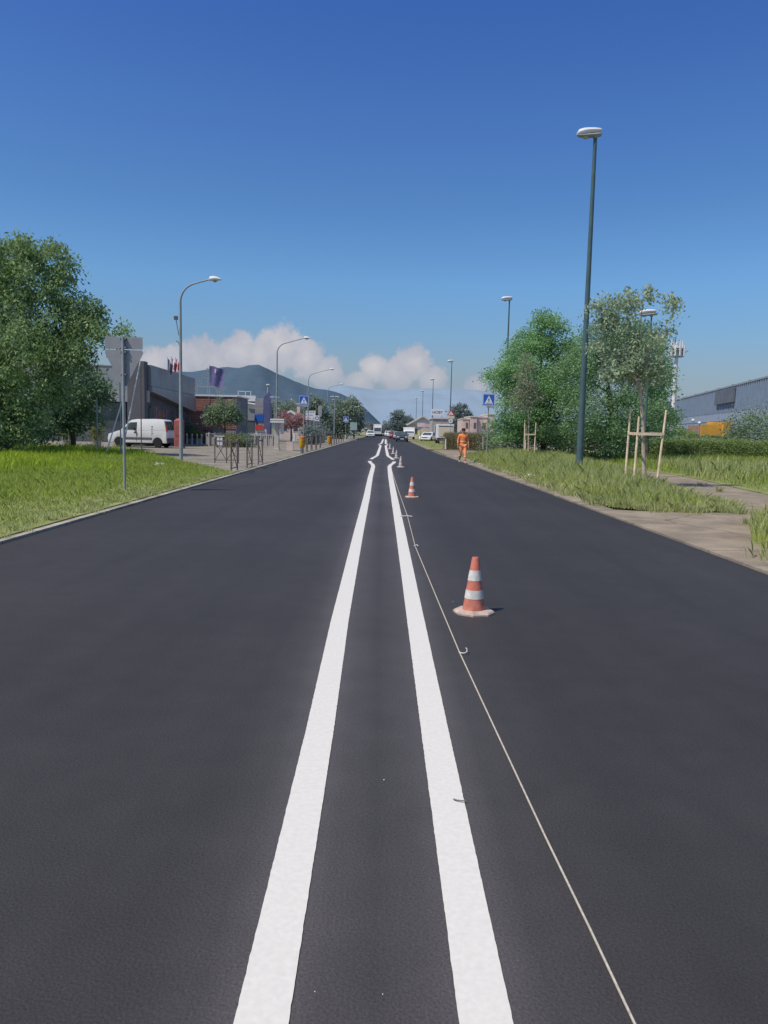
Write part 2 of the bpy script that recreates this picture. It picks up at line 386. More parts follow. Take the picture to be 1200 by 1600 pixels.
def box_bush(name, label, p0, p1, depth, h, mat, n, l, group=None, cat='hedge', core=None):
    p0 = Vector(p0); p1 = Vector(p1); d = (p1 - p0); L = d.length; ang = math.atan2(d.y, d.x)
    t = thing(name, label, cat, p0, ang, group)
    C = np.stack([rng.uniform(0, L, n), rng.uniform(-depth / 2, depth / 2, n), rng.uniform(.05, h, n)], 1)
    f = rng.integers(0, 3, n)
    C[f == 0, 1] = -depth / 2 + rng.normal(0, .04, (f == 0).sum()); C[f == 1, 2] = h + rng.normal(0, .05, (f == 1).sum())
    V, ti = leaf_cloud(C, 14, .12, l, l * .55, .2, .8)
    V[:, 2] = np.maximum(V[:, 2], .01)
    np_mesh('foliage', V, 4, mat, t, ti)
    mb = MB(); mb.box(.1, L - .1, -depth / 2 + .1, depth / 2 - .1, 0, h - .12); mb.build('branches', core or 'bark', t)
    return t

def inside(poly, P):
    x, y = P[:, 0], P[:, 1]; r = np.zeros(len(P), bool); n = len(poly)
    for i in range(n):
        x0, y0 = poly[i][:2]; x1, y1 = poly[(i + 1) % n][:2]
        c = ((y0 > y) != (y1 > y)) & (x < (x1 - x0) * (y - y0) / (y1 - y0 + 1e-12) + x0); r ^= c
    return r
def grass(name, poly, dens, hfun, wid, mat, z, label=None, clumpy=.5, lean=.35):
    xs = [p[0] for p in poly]; ys = [p[1] for p in poly]
    n = int(dens * (max(xs) - min(xs)) * (max(ys) - min(ys)))
    P = np.stack([rng.uniform(min(xs), max(xs), n), rng.uniform(min(ys), max(ys), n)], 1)
    P = P[inside(poly, P)]
    ph = np.sin(P[:, 0] * 1.7 + 1.3 * np.sin(P[:, 1] * .9)) * np.sin(P[:, 1] * 1.3 + 1.1 * np.sin(P[:, 0] * 1.1)) 
    ph2 = np.sin(P[:, 0] * 5.1 + P[:, 1] * 2.3) * np.sin(P[:, 1] * 4.3 - P[:, 0] * 1.9)
    den = .5 + .35 * ph + .15 * ph2
    P = P[rng.uniform(0, 1, len(P)) < (1 - clumpy) + clumpy * den]; 
    ph = np.sin(P[:, 0] * 1.7 + 1.3 * np.sin(P[:, 1] * .9)) * np.sin(P[:, 1] * 1.3 + 1.1 * np.sin(P[:, 0] * 1.1))
    n = len(P); h = hfun(P) * rng.uniform(.45, 1.25, n) * (1 + .3 * ph)
    a = rng.uniform(0, 2 * PI, n); ld = rng.uniform(0, 2 * PI, n); le = h * rng.uniform(.05, lean * 2, n)
    w = wid * rng.uniform(.6, 1.4, n) * (.7 + .5 * np.minimum(h, .6))
    zz = z(P) if callable(z) else np.full(n, z)
    b = np.column_stack([P, zz - .01]); s_ = np.column_stack([np.cos(a), np.sin(a), np.zeros(n)]) * w[:, None] / 2
    ldv = np.column_stack([np.cos(ld), np.sin(ld), np.zeros(n)])
    mid = b + ldv * (le * .3)[:, None] + np.array([0, 0, 1]) * (h * .6)[:, None]
    tip = b + ldv * le[:, None] + np.array([0, 0, 1]) * h[:, None]
    V = np.empty((n, 5, 3)); V[:, 0] = b - s_; V[:, 1] = b + s_; V[:, 2] = mid + s_ * .7; V[:, 3] = tip; V[:, 4] = mid - s_ * .7
    o = np_mesh(name, V.reshape(-1, 3), 5, mat, None, np.clip(.5 + .45 * ph + rng.normal(0, .1, n), 0, 1))
    o['label'] = label or name; o['category'] = 'grass'; o['kind'] = 'stuff'
    return o

def tufts(name, centers, n, hh, wid, mat, z, label):
    C = np.array(centers); k = len(C); P = np.repeat(C[:, :2], n, axis=0) + rng.normal(size=(k * n, 2)) * np.repeat(C[:, 2], n)[:, None]
    N_ = len(P); h = hh * rng.uniform(.4, 1.3, N_) * np.repeat(rng.uniform(.6, 1.2, k), n); a = rng.uniform(0, 2 * PI, N_)
    out = P - np.repeat(C[:, :2], n, axis=0); ld = np.arctan2(out[:, 1], out[:, 0]) + rng.normal(0, .6, N_); le_ = h * rng.uniform(.2, .9, N_)
    w = wid * rng.uniform(.6, 1.3, N_)
    b = np.column_stack([P, np.full(N_, z)]); s_ = np.column_stack([np.cos(a), np.sin(a), np.zeros(N_)]) * w[:, None] / 2
    lv = np.column_stack([np.cos(ld), np.sin(ld), np.zeros(N_)]); up = np.array([0, 0, 1])
    mid = b + lv * (le_ * .35)[:, None] + up * (h * .65)[:, None]; tip = b + lv * le_[:, None] + up * h[:, None]
    V = np.empty((N_, 5, 3)); V[:, 0] = b - s_; V[:, 1] = b + s_; V[:, 2] = mid + s_ * .7; V[:, 3] = tip; V[:, 4] = mid - s_ * .7
    o = np_mesh(name, V.reshape(-1, 3), 5, mat, None, np.repeat(rng.uniform(.1, .9, k), n)); o['label'] = label; o['category'] = 'grass'; o['kind'] = 'stuff'; return o

def sheet(name, poly, z, mat, thick=0):
    mb = MB()
    if thick: mb.prism(poly, z - thick, z, 'z')
    else: mb.add([(p[0], p[1], z) for p in poly], [tuple(range(len(poly)))])
    return struct(mb.build(name, mat))

def text_mesh(name, body, size, mat, parent, loc, rot=(PI / 2, 0, 0)):
    cu = bpy.data.curves.new(name, 'FONT'); cu.body = body; cu.size = size; cu.align_x = 'CENTER'; cu.align_y = 'CENTER'; cu.extrude = .004; cu.offset = size * .02
    tmp = bpy.data.objects.new('tmp', cu); COL.objects.link(tmp); bpy.context.view_layer.update()
    me = bpy.data.meshes.new_from_object(tmp.evaluated_get(bpy.context.evaluated_depsgraph_get()))
    bpy.data.objects.remove(tmp); me.materials.clear(); me.materials.append(mt[mat])
    o = bpy.data.objects.new(name, me); COL.objects.link(o); o.parent = parent; o.location = loc; o.rotation_euler = rot
    return o

# ------------------------------------------------------------------ world and sun
SUN_EL, SUN_AZ = rad(57), math.atan2(-.80, -.52)          # azimuth measured from +Y towards +X
w = bpy.data.worlds.new('World'); S.world = w; w.use_nodes = True
nt = w.node_tree; N = nt.nodes; L = nt.links; N.clear()
out = N.new('ShaderNodeOutputWorld'); bg = N.new('ShaderNodeBackground'); bg.inputs['Strength'].default_value = .14
sky = N.new('ShaderNodeTexSky'); sky.sky_type = 'NISHITA'; sky.sun_disc = False
sky.sun_elevation = SUN_EL; sky.sun_rotation = SUN_AZ % (2 * PI); sky.altitude = 300; sky.air_density = 1.0; sky.dust_density = 1.6; sky.ozone_density = 1.4
tc = N.new('ShaderNodeTexCoord'); sx = N.new('ShaderNodeSeparateXYZ'); L.new(tc.outputs['Generated'], sx.inputs[0])
def mth(op, a, b=None, c=None):
    n = N.new('ShaderNodeMath'); n.operation = op
    for i, q in enumerate((a, b, c)):
        if q is None: continue
        if isinstance(q, (int, float)): n.inputs[i].default_value = q
        else: L.new(q, n.inputs[i])
    return n.outputs[0]
def mix(f, a, b, blend='MIX'):
    n = N.new('ShaderNodeMix'); n.data_type = 'RGBA'; n.blend_type = blend
    for s_, q in ((n.inputs[0], f), (n.inputs[6], a), (n.inputs[7], b)):
        if isinstance(q, (int, float)): s_.default_value = q
        elif isinstance(q, tuple): s_.default_value = q + (1,)
        else: L.new(q, s_)
    return n.outputs[2]
def mrange(v, a, b, c, d, smooth=False):
    n = N.new('ShaderNodeMapRange'); n.interpolation_type = 'SMOOTHSTEP' if smooth else 'LINEAR'
    L.new(v, n.inputs['Value'])
    for k, q in zip(('From Min', 'From Max', 'To Min', 'To Max'), (a, b, c, d)): n.inputs[k].default_value = q
    return n.outputs['Result']
az = mth('ARCTAN2', sx.outputs['X'], sx.outputs['Y']); el = mth('ARCSINE', sx.outputs['Z'])
SKYTINT = N.new('ShaderNodeMix')
skyc = sky.outputs['Color']
tint = N.new('ShaderNodeValToRGB')
cr = tint.color_ramp
cr.elements[0].position = 0; cr.elements[0].color = (.47, .52, .63, 1)
cr.elements[1].position = 1; cr.elements[1].color = (.74, .70, .63, 1)
for p_, c_ in ((.064, (.49, .60, .72)), (.144, (.47, .72, .94)), (.216, (.385, .63, .90)), (.288, (.345, .58, .94)), (.384, (.275, .515, .96)), (.46, (.30, .53, .92)), (.68, (.70, .69, .66))):
    e_ = cr.elements.new(p_); e_.color = c_ + (1,)
L.new(mrange(el, 0, 1.25, 0, 1), tint.inputs['Fac'])
skyc = mix(1.0, skyc, tint.outputs['Color'], 'MULTIPLY')
def nz(scale, det, rough=.55):
    n = N.new('ShaderNodeTexNoise'); n.inputs['Scale'].default_value = scale; n.inputs['Detail'].default_value = det; n.inputs['Roughness'].default_value = rough
    L.new(tc.outputs['Generated'], n.inputs['Vector']); return n.outputs['Fac']
blobs = [(438, 545, 44), (405, 560, 36), (478, 560, 36), (372, 552, 40), (335, 575, 36), (308, 560, 38), (278, 575, 36), (240, 572, 34), (510, 585, 34), (585, 574, 28), (648, 566, 34), (618, 588, 32), (676, 594, 28), (560, 600, 26), (745, 606, 22), (-40, 560, 60), (1290, 590, 40)]
best = None
for px, py, r in blobs:
    d = ray(px, py); a0 = math.atan2(d[0], d[1]); e0 = math.asin(d[2] / math.sqrt(sum(k * k for k in d))); rr = r / F
    da = mth('MULTIPLY', mth('SUBTRACT', az, a0), 1 / rr); de = mth('MULTIPLY', mth('SUBTRACT', el, e0), 1 / rr)
    v = mth('SUBTRACT', 1, mth('SQRT', mth('ADD', mth('MULTIPLY', da, da), mth('MULTIPLY', de, de))))
    best = v if best is None else mth('SMOOTH_MAX', best, v, .15)
n1 = nz(46, 8, .62); n2 = nz(20, 4)
dens = mth('ADD', best, mth('MULTIPLY', mth('SUBTRACT', n1, .5), 1.15))
mask = mrange(dens, .04, .34, 0, 1, True)
mask = mth('MULTIPLY', mask, mrange(el, .012, .085, .25, .95, True))
lit = mrange(mth('ADD', dens, mth('MULTIPLY', mth('SUBTRACT', n2, .5), 1.6)), .0, 1.2, 0, 1)
ccol = mix(lit, (3.0, 3.15, 3.75), (4.75, 4.55, 4.65))
skyc = mix(mask, skyc, ccol)
haze = mrange(el, .0, .13, .6, 0, True)
skyc = mix(haze, skyc, (2.35, 2.72, 3.35))
L.new(skyc, bg.inputs['Color']); L.new(bg.outputs[0], out.inputs[0])

ld = bpy.data.lights.new('sun', 'SUN'); ld.energy = 3.5; ld.angle = rad(.55); ld.color = (1, .94, .84)
sun = bpy.data.objects.new('sun', ld); COL.objects.link(sun)
sd = Vector((math.sin(SUN_AZ) * math.cos(SUN_EL), math.cos(SUN_AZ) * math.cos(SUN_EL), math.sin(SUN_EL)))
sun.rotation_euler = sd.to_track_quat('Z', 'Y').to_euler(); sun.location = (0, 0, 60)

# ------------------------------------------------------------------ the setting
mb = MB(); mb.add([(-9000, -400, -.06), (9000, -400, -.06), (9000, 12000, -.06), (-9000, 12000, -.06)], [(0, 1, 2, 3)])
struct(mb.build('ground', 'field'))
def interp(tab, y): return float(np.interp(y, [t[0] for t in tab], [t[1] for t in tab]))
REDGE = [(-6, 4.62), (9, 4.56), (16, 4.46), (22, 4.4), (30, 4.24), (42, 4.05), (55, 3.75), (73, 3.6), (110, 3.5), (420, 3.5)]
LEDGE = [(-6, -5.08), (20, -4.98), (37, -4.95), (60, -4.88), (114, -4.7), (420, -4.6)]
WL = [(-6, -.295), (1.9, -.3), (3.9, -.315), (6.3, -.35), (12, -.39), (18, -.42), (26.2, -.49), (34.2, -.52), (36.2, -.60), (37.6, -.74), (38.9, -.79), (40.8, -.78), (41.4, -.78), (43.4, -.74), (46, -.6), (48.5, -.5), (52, -.5), (64, -.5), (80, -.5), (82, -.68), (85, -.72), (88, -.7), (91, -.5), (135, -.4)]
WR = [(-6, .31), (1.9, .31), (3.9, .3), (6.4, .29), (12, .27), (18, .24), (26.5, .2), (34, .19), (36, .27), (37.6, .42), (38.9, .47), (40.8, .46), (41.4, .45), (43.4, .4), (46, .25), (48.5, .15), (52, .14), (64, .08), (80, .02), (82, .18), (85, .22), (88, .2), (91, .02), (135, .0)]
# road with a soft glow around the white lines painted in as a vertex attribute
ys = list(np.arange(-6, 30, .5)) + list(np.arange(30, 140, 2.0)) + list(np.arange(140, 421, 20))
V = []; Fc = []; D = []
for y in ys:
    a, b = interp(LEDGE, y), interp(REDGE, y); l, r = interp(WL, y), interp(WR, y)
    c = (l + r) / 2
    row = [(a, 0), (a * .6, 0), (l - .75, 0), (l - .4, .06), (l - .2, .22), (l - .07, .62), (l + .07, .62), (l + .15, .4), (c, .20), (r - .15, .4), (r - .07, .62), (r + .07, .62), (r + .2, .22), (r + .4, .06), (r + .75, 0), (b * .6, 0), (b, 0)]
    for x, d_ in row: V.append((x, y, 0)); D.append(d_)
k = 17
for i in range(len(ys) - 1):
    for j in range(k - 1): Fc.append((i * k + j, i * k + j + 1, (i + 1) * k + j + 1, (i + 1) * k + j))
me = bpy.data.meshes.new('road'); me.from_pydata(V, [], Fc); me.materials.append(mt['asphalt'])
me.attributes.new('line_glow', 'FLOAT', 'POINT').data.foreach_set('value', D); me.update()
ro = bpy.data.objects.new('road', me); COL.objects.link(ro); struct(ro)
def smooth(tab, y):                            # rounded shoulders where the lines swing round the crossing
    return interp(tab, y) if y < 33 else float(np.mean([interp(tab, y + d_) for d_ in np.linspace(-1.1, 1.1, 9)]))
# painted lines, thick rough-edged paint
def line(tab, y0, y1, wd=.148):
    yy = []; y = y0
    while y < y1: yy.append(y); y += .025 if y < 6 else (.06 if y < 16 else .4)
    yy.append(y1); vs = []; fs = []
    for i, y in enumerate(yy):
        c = smooth(tab, y); j = .0006 if y < 16 else .0015
        h = wd / 2 * (1 + max(0, y - 8) * .006)
        vs += [(c - h + random.gauss(0, j), y, .004), (c + h + random.gauss(0, j), y, .004)]
    for i in range(len(yy) - 1): fs.append((2 * i, 2 * i + 1, 2 * i + 3, 2 * i + 2))
    mb = MB(); mb.add(vs, fs); return struct(mb.build('road_marking', 'paint'))
for tab in (WL, WR):
    line(tab, .2, 39.5); line(tab, 42.1, 84.0); line(tab, 86.6, 135)

# kerbs and verges
def strip(name, fa, fb, y0, y1, z, mat, thick=.0, step=2.0, jit=0.0):
    yy = list(np.arange(y0, y1, step)) + [y1]; mb = MB(); vs = []; fs = []
    for y in yy:
        a = fa(y); b = fb(y) + random.uniform(-jit, jit); vs += [(a, y, z), (b, y, z), (a, y, z - thick), (b, y, z - thick)]
    for i in range(len(yy) - 1):
        o = 4 * i; fs.append((o, o + 1, o + 5, o + 4))
        if thick: fs += [(o, o + 4, o + 6, o + 2), (o + 1, o + 3, o + 7, o + 5)]
    if thick: fs += [(0, 2, 3, 1), (4 * len(yy) - 4, 4 * len(yy) - 3, 4 * len(yy) - 1, 4 * len(yy) - 2)]
    mb.add(vs, fs); return struct(mb.build(name, mat))
le = lambda y: interp(LEDGE, y); re_ = lambda y: interp(REDGE, y)
strip('kerb', lambda y: le(y) - .19, lambda y: le(y) + .0, -6, 180, .035, 'kerb', .08, 1.0)
strip('kerb', lambda y: re_(y), lambda y: re_(y) + .42, -6, 9.6, .035, 'gutter', .09, .5, .04)
strip('kerb', lambda y: re_(y), lambda y: re_(y) + .42, 16.2, 50, .035, 'gutter', .09, .5, .05)
strip('kerb', lambda y: re_(y), lambda y: re_(y) + .40, 66, 180, .05, 'gutter', .09, 1.0, .04)
strip('kerb_edge', lambda y: re_(y) + .47, lambda y: re_(y) + .59, 18.2, 49.6, .07, 'kerb', .13, 1.0)
# left: grass verge then pavement and forecourt
GL = [(-5.16, -6), (-5.14, 20), (-5.13, 26.3), (-6.4, 29.2), (-8.2, 32.0), (-10.8, 38), (-15.5, 46.5), (-21, 49), (-60, 49), (-60, -6)]
sheet('grass_verge', GL[::-1], .055, 'lawn', .1)
PV = [(-5.13, 26.35), (-5.12, 60), (-4.9, 180), (-14, 180), (-14, 76), (-70, 76), (-70, 49.1), (-21, 49.1), (-15.6, 46.6), (-10.9, 38.1), (-8.3, 32.1), (-6.5, 29.3)]
sheet('forecourt', PV, .05, 'pave', .1)
# right: gutter, planted strip, footpath, lawn
sheet('driveway', [(4.57, 9.6), (9.5, 9.6), (9.5, 9.0), (60, 9.0), (60, 16.0), (10.5, 16.0), (6.6, 16.0), (4.46, 16.2)], .03, 'path', .08)
sheet('footpath', [(7.9, 16.02), (10.4, 16.02), (10.5, 20), (11.0, 24), (11.6, 28), (11.8, 31), (12.0, 50), (9.9, 50), (9.1, 30), (8.4, 24), (7.8, 19.4)], .04, 'path', .08)
GR1 = [(5.16, 17.3), (6.2, 16.5), (7.5, 17.1), (7.8, 19.4), (8.4, 24), (9.1, 30), (9.9, 49.5), (4.7, 49.5), (4.75, 35), (4.9, 24)]
sheet('grass_strip', GR1, .036, 'earth', .035)
GR2 = [(10.55, 16.1), (60, 16.1), (60, 80), (10.0, 80), (10.0, 66), (12.1, 50), (11.9, 31), (11.7, 28), (11.1, 24), (10.6, 20)]
sheet('lawn', GR2, .05, 'lawn', .1)
GR3 = [(5.1, 5), (5.1, 9.3), (5.6, 11.6), (6.7, 13.9), (7.4, 13.7), (8.0, 11), (8.2, 5)]
sheet('grass_strip', GR3, .036, 'earth', .035)
sheet('side_road', [(4.1, 50.1), (4.1, 65.9), (40, 65.9), (40, 62), (14, 60), (12, 50.1)], .02, 'path', .06)
strip('kerb', lambda y: 5.0, lambda y: 13.0, 66.0, 66.35, .09, 'kerb', .1, .3)
sheet('grass_verge', [(3.95, 66.4), (3.95, 180), (9, 180), (9.5, 66.4)], .06, 'earth', .1)
sheet('car_park', [(9.05, 81), (9.05, 180), (60, 180), (60, 81)], .03, 'pave', .06)
# roundabout at the far end
mb = MB(); mb.lathe([(11, 0), (11, .18), (10.6, .2), (6, .5), (.1, .8)], 40); o = mb.build('roundabout', 'earth', loc=(-2, 215, 0), smooth=True); struct(o)
# hills
def ridge(name, prof, Y, front, mat, amp):
    xs = np.arange(prof[0][0], prof[-1][0] + 1, 8.0); ny = 16; vs = []; fs = []
    for j in range(ny + 1):
        t = j / ny
        for i, px in enumerate(xs):
            py = float(np.interp(px, [p[0] for p in prof], [p[1] for p in prof])); top = at(px, py, Y)
            yy = front + (Y - front) * t
            nzv = math.sin(px * .11 + 2.1 * math.sin(t * 5 + px * .02)) * .5 + math.sin(px * .27 + t * 9) * .3
            z = max(-1, top.z) * (t ** .9) * (1 + amp * nzv * math.sin(PI * t)) + (amp * 9 * random.gauss(0, 1) if 0 < t else -3) * min(1, max(0, top.z) / 60)
            vs.append((top.x * (yy / Y) ** .5, yy, z))
    n = len(xs)
    for j in range(ny):
        for i in range(n - 1): fs.append((j * n + i, j * n + i + 1, (j + 1) * n + i + 1, (j + 1) * n + i))
    mb = MB(); mb.add(vs, fs); return struct(mb.build(name, mat, smooth=True))
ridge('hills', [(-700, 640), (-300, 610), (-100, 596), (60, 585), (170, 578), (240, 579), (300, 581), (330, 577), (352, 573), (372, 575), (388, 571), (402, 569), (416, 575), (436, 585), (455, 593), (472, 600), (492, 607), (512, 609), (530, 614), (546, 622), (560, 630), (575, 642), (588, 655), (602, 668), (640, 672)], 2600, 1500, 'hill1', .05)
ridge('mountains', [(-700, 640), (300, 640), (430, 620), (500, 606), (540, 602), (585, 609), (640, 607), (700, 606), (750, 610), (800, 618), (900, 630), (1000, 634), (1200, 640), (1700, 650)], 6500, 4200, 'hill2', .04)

# ------------------------------------------------------------------ grass
grass('grass', GL, 150, lambda P: np.where(P[:, 0] > -5.0 - np.maximum(0, (P[:, 1] - 8) * .12) - 1.2, .09, .16), .02, 'g_short', .055, 'short mown grass covering the left verge beside the kerb', .35) if False else None
near = [(-5.22, 8.5), (-5.2, 26.2), (-6.5, 29.0), (-8.3, 31.8), (-10.8, 37.8), (-12.5, 38), (-14, 26), (-13, 8.5)]
grass('grass', near, 380, lambda P: np.clip(.06 + .03 * (-5.2 - P[:, 0]), .05, .15), .019, 'g_short', .055, 'short mown grass on the left verge beside the kerb', .25, .5)
far = [(-7.4, 12.5), (-8.6, 26), (-9.2, 33), (-11.5, 38.5), (-15.5, 46), (-21, 48.6), (-40, 48.6), (-40, 34), (-24, 21), (-14, 13.5)]
grass('tall_grass', far, 130, lambda P: np.clip(.10 + .045 * (-9.2 - P[:, 0] + 2.2 * np.sin(P[:, 1] * .55) + 1.2 * np.sin(P[:, 1] * 1.7 + P[:, 0])), .05, .30), .024, 'g_tall', .055, 'tall bright green uncut grass on the left verge behind the sign', .6)
grass('dry_grass', [(-5.3, 8.5), (-5.26, 26), (-5.9, 27.4), (-6.1, 22), (-5.75, 8.5)], 90, lambda P: np.full(len(P), .07), .018, 'g_dry', .06, 'sparse dry grass along the left kerb', .8, .6)
grass('tall_grass', GR1, 480, lambda P: (.17 + .30 * np.clip((P[:, 0] - 4.9) / 1.2, 0, 1) * np.clip((P[:, 1] - 16) / 5, .22, 1)) * np.clip((7.85 + (P[:, 1] - 17.5) * .16 - P[:, 0]) / 1.1, .22, 1), .016, 'g_dry', .09, 'tall half dry weeds around the lamp post and staked saplings', .5)
fringe = [(4.75, 17.6), (5.0, 16.4), (6.4, 15.9), (7.8, 16.7), (8.1, 18.6), (8.7, 24), (9.5, 30), (8.8, 30), (8.0, 24), (7.4, 19.2), (6.9, 17.6), (5.6, 17.6), (5.2, 20), (5.0, 30), (4.62, 30)]
ed = [(4.95, 17.0), (5.6, 16.45), (6.3, 16.2), (7.2, 16.7), (7.6, 17.2), (7.8, 18.6), (8.1, 21.5), (8.4, 24), (9.0, 28.5)]
tc_ = []
for (xa, ya), (xb, yb) in zip(ed[:-1], ed[1:]):
    for k_ in range(9): f_ = random.random(); tc_.append((xa + (xb - xa) * f_ + random.gauss(.05, .22), ya + (yb - ya) * f_ + random.gauss(-.1, .25), random.uniform(.05, .16)))
for k_ in range(26): tc_.append((4.75 + random.gauss(0, .08), random.uniform(17, 42), random.uniform(.05, .13)))
for k_ in range(16): y_ = random.uniform(9, 14); tc_.append((5.25 + .36 * max(0, y_ - 9.5) + random.gauss(0, .12), y_ + random.gauss(0, .2), random.uniform(.05, .14)))
for k_ in range(5): tc_.append((random.uniform(9.4, 10.5), random.uniform(17, 27), random.uniform(.04, .1)))
tufts('dry_grass', tc_, 70, .17, .014, 'g_dry', .03, 'loose tufts of dry grass creeping onto the paving at the right')
tl_ = [(-5.3 + random.gauss(0, .07), random.uniform(9, 27), random.uniform(.03, .1)) for k_ in range(70)]
tufts('dry_grass', tl_, 45, .11, .012, 'g_dry', .04, 'small dry tufts hanging over the left kerb')
grass('dry_grass', fringe, 420, lambda P: np.clip(.06 + .16 * (P[:, 1] - 15.6) / 2.5, .05, .2), .016, 'g_dry', .045, 'thin dry grass creeping over the edge of the right strip', .85, .7)
grass('tall_grass', GR1, 230, lambda P: (.16 + .28 * np.clip((P[:, 0] - 4.9) / 1.5, 0, 1) * np.clip((P[:, 1] - 17) / 6, .25, 1)) * np.clip((7.85 + (P[:, 1] - 17.5) * .16 - P[:, 0]) / 1.1, .22, 1), .018, 'g_tall', .09, 'green weeds growing among the dry grass of the right strip', .5)
grass('grass', [(10.7, 17), (26, 17), (30, 56), (12.2, 56), (12.0, 31), (11.3, 24)], 85, lambda P: .12 + .22 * (P[:, 1] > 27) * (P[:, 0] > 12.6), .03, 'g_short', .05, 'green lawn and tall grass before the clipped hedge', .45)
grass('tall_grass', [(11.6, 27), (13.8, 25.2), (30, 25.2), (36, 40), (14, 42)], 60, lambda P: np.full(len(P), .5), .03, 'g_dry', .05, 'tall pale grass on the lawn beyond the footpath', .6)
grass('grass', GR3, 420, lambda P: .1 + .26 * np.clip((P[:, 0] - 5.2) / .8, .1, 1), .017, 'g_dry', .07, 'clump of tall grass beside the driveway at the right edge', .4)
grass('grass', GR3, 160, lambda P: .1 + .22 * np.clip((P[:, 0] - 5.2) / .8, .1, 1), .017, 'g_tall', .07, 'green grass in the clump beside the driveway', .4)
grass('dry_grass', [(4.85, 17), (5.2, 17), (5.0, 40), (4.6, 49), (4.45, 49), (4.7, 30)], 80, lambda P: np.full(len(P), .12), .018, 'g_dry', .04, 'dry weeds sprouting from the right gutter', .9)
grass('grass', [(4.2, 67), (4.2, 130), (8.8, 130), (9, 67)], 30, lambda P: np.full(len(P), .14), .05, 'g_dry', .06, 'dry grass on the far right verge', .3)

# ------------------------------------------------------------------ traffic cones
def make_cone(o1='orange', o2='orange_d', bd='band', bs='conebase'):
    t = thing('traffic_cone', '', 'traffic cone', (0, 0, 0), 0, 'traffic cones along the new line')
    b = MB(); b.lathe([(.185, 0), (.185, .014), (.17, .026), (.11, .034)], 8); b.build('base', bs, t, smooth=False, rotz=rad(4))
    R = lambda z: .100 - (z - .03) * (.100 - .030) / .47
    def sec(z0, z1, d=0): 
        m = MB(); m.lathe([(R(z0) + d, z0), (R(z1) + d, z1)], 28); return m
    sec(.03, .135).build('lower_body', o2, t, smooth=True)
    sec(.21, .295).build('middle_body', o1, t, smooth=True)
    m = MB(); m.lathe([(R(.385), .385), (R(.488), .488), (R(.5) - .004, .5), (R(.5) - .014, .5), (.014, .46)], 28); m.build('tip', o1, t, smooth=True)
    sec(.135, .21, .002).build('reflective_band', bd, t, smooth=True)
    sec(.295, .385, .002).build('reflective_band', bd, t, smooth=True)
    return t
c0 = make_cone()
pc = make_cone('orange_f', 'orange_f', 'band_f', 'base_f')
cones = [((740, 957), 'large orange cone with two clean white bands, closest to the camera', 1.0, 10),
         ((643.5, 777), 'orange cone standing second from the camera beside the string', 1.0, 40),
         ((626, 730), 'pale cone beside the bulge of the white line, third from the camera', 1.0, 0),
         ((619.5, 716), 'small distant cone level with the painted gap, fourth from the camera', 1.0, 20),
         ((614.5, 709), 'small distant cone just past the bulge, fifth from the camera', 1.0, 0),
         ((609.3, 701.5), 'tiny distant cone beside the straightened line, sixth from the camera', 1.0, 30),
         ((604.5, 694), 'tiniest cone beside the far bulge, farthest from the camera', 1.0, 0)]
for i, (p, lab, s_, a) in enumerate(cones):
    g = gr(*p); 
    if i == 0: c0.location = g; c0.rotation_euler.z = rad(a); c0['label'] = lab
    elif i == 1: dup(c0, lab, g, rad(a), .97)
    elif i == 2: pc.location = g; pc['label'] = lab; pc.scale = (.96,) * 3
    else: dup(pc, lab, g, rad(a), .96)

# string line with wire pins
SP = [gr(1010, 1640), gr(990, 1600), gr(922, 1455), gr(852, 1310), gr(780, 1155), gr(718, 1021), gr(649, 855), gr(637, 808), gr(620, 760), gr(612, 735)]
m = MB(); pts = []
for a, b in zip(SP[:-1], SP[1:]):
    for t in (0, .5): q = a.lerp(b, t); pts.append((q.x, q.y, .008))
pts.append((SP[-1].x, SP[-1].y, .008)); m.tube(pts, [.0038 + .00018 * p[1] for p in pts], 6)
tag(m.build('string_line', 'string', smooth=True), 'thin taut pale string stretched along the asphalt right of the lines', 'string')
def wire_pin(px, py, lab, mat, pts, s=1.0, r=.005):
    g = gr(px, py); m = MB(); m.tube([(x * s, y * s, z * s + .008) for x, y, z in pts], r * s, 6)
    return tag(m.build('wire_pin', mat, loc=g, smooth=True), lab, 'pin', 'wire pins holding the string')
hook = [(-.004, 0, .004), (.01, -.03, .004), (.035, -.04, .006), (.055, -.025, .012), (.06, 0, .03), (.05, .01, .035)]
wire_pin(718, 1021, 'curled white wire pin by the string, left of the nearest cone base', 'wire', hook, .9)
wire_pin(637, 808, 'small pale wire pin crossing the string between the two nearest cones', 'wire', [(-.1, 0, .006), (0, .005, .01), (.06, -.01, .006)], 1.4, .007)
wire_pin(649, 855, 'tiny pale knot pin on the string above the nearest cone', 'wire', [(-.02, 0, .006), (.02, .02, .02), (.035, 0, .006)], 1.1, .008)
wire_pin(722, 1254, 'dirty bent wire pin lying on the white line', 'dirtwire', [(-.05, .012, .004), (-.03, -.002, .004), (0, -.012, .006), (.02, -.01, .008)], .75, .004)
# loose grit on the new surface
gl = [((600, 1219), 1.0), ((708, 940), 1.1), ((492, 1550), .6), ((598, 1554), .6)]
for i, (p, s_) in enumerate(gl):
    g = gr(*p); m = MB(); r = .0034 * s_
    m.lathe([(r * .4, -.001), (r, r * .5), (r * .8, r * 1.0), (r * .2, r * 1.3)], 7, sq=.75)
    labs = ['pale pebble between the two white lines level with the dirty pin', 'pale pebble just left of the nearest cone', 'tiny pebble near the bottom right of the left white line', 'tiny pebble at the bottom between the two white lines']
    tag(m.build('pebble', 'litter', loc=g), labs[i], 'pebble', 'loose pebbles on the asphalt')

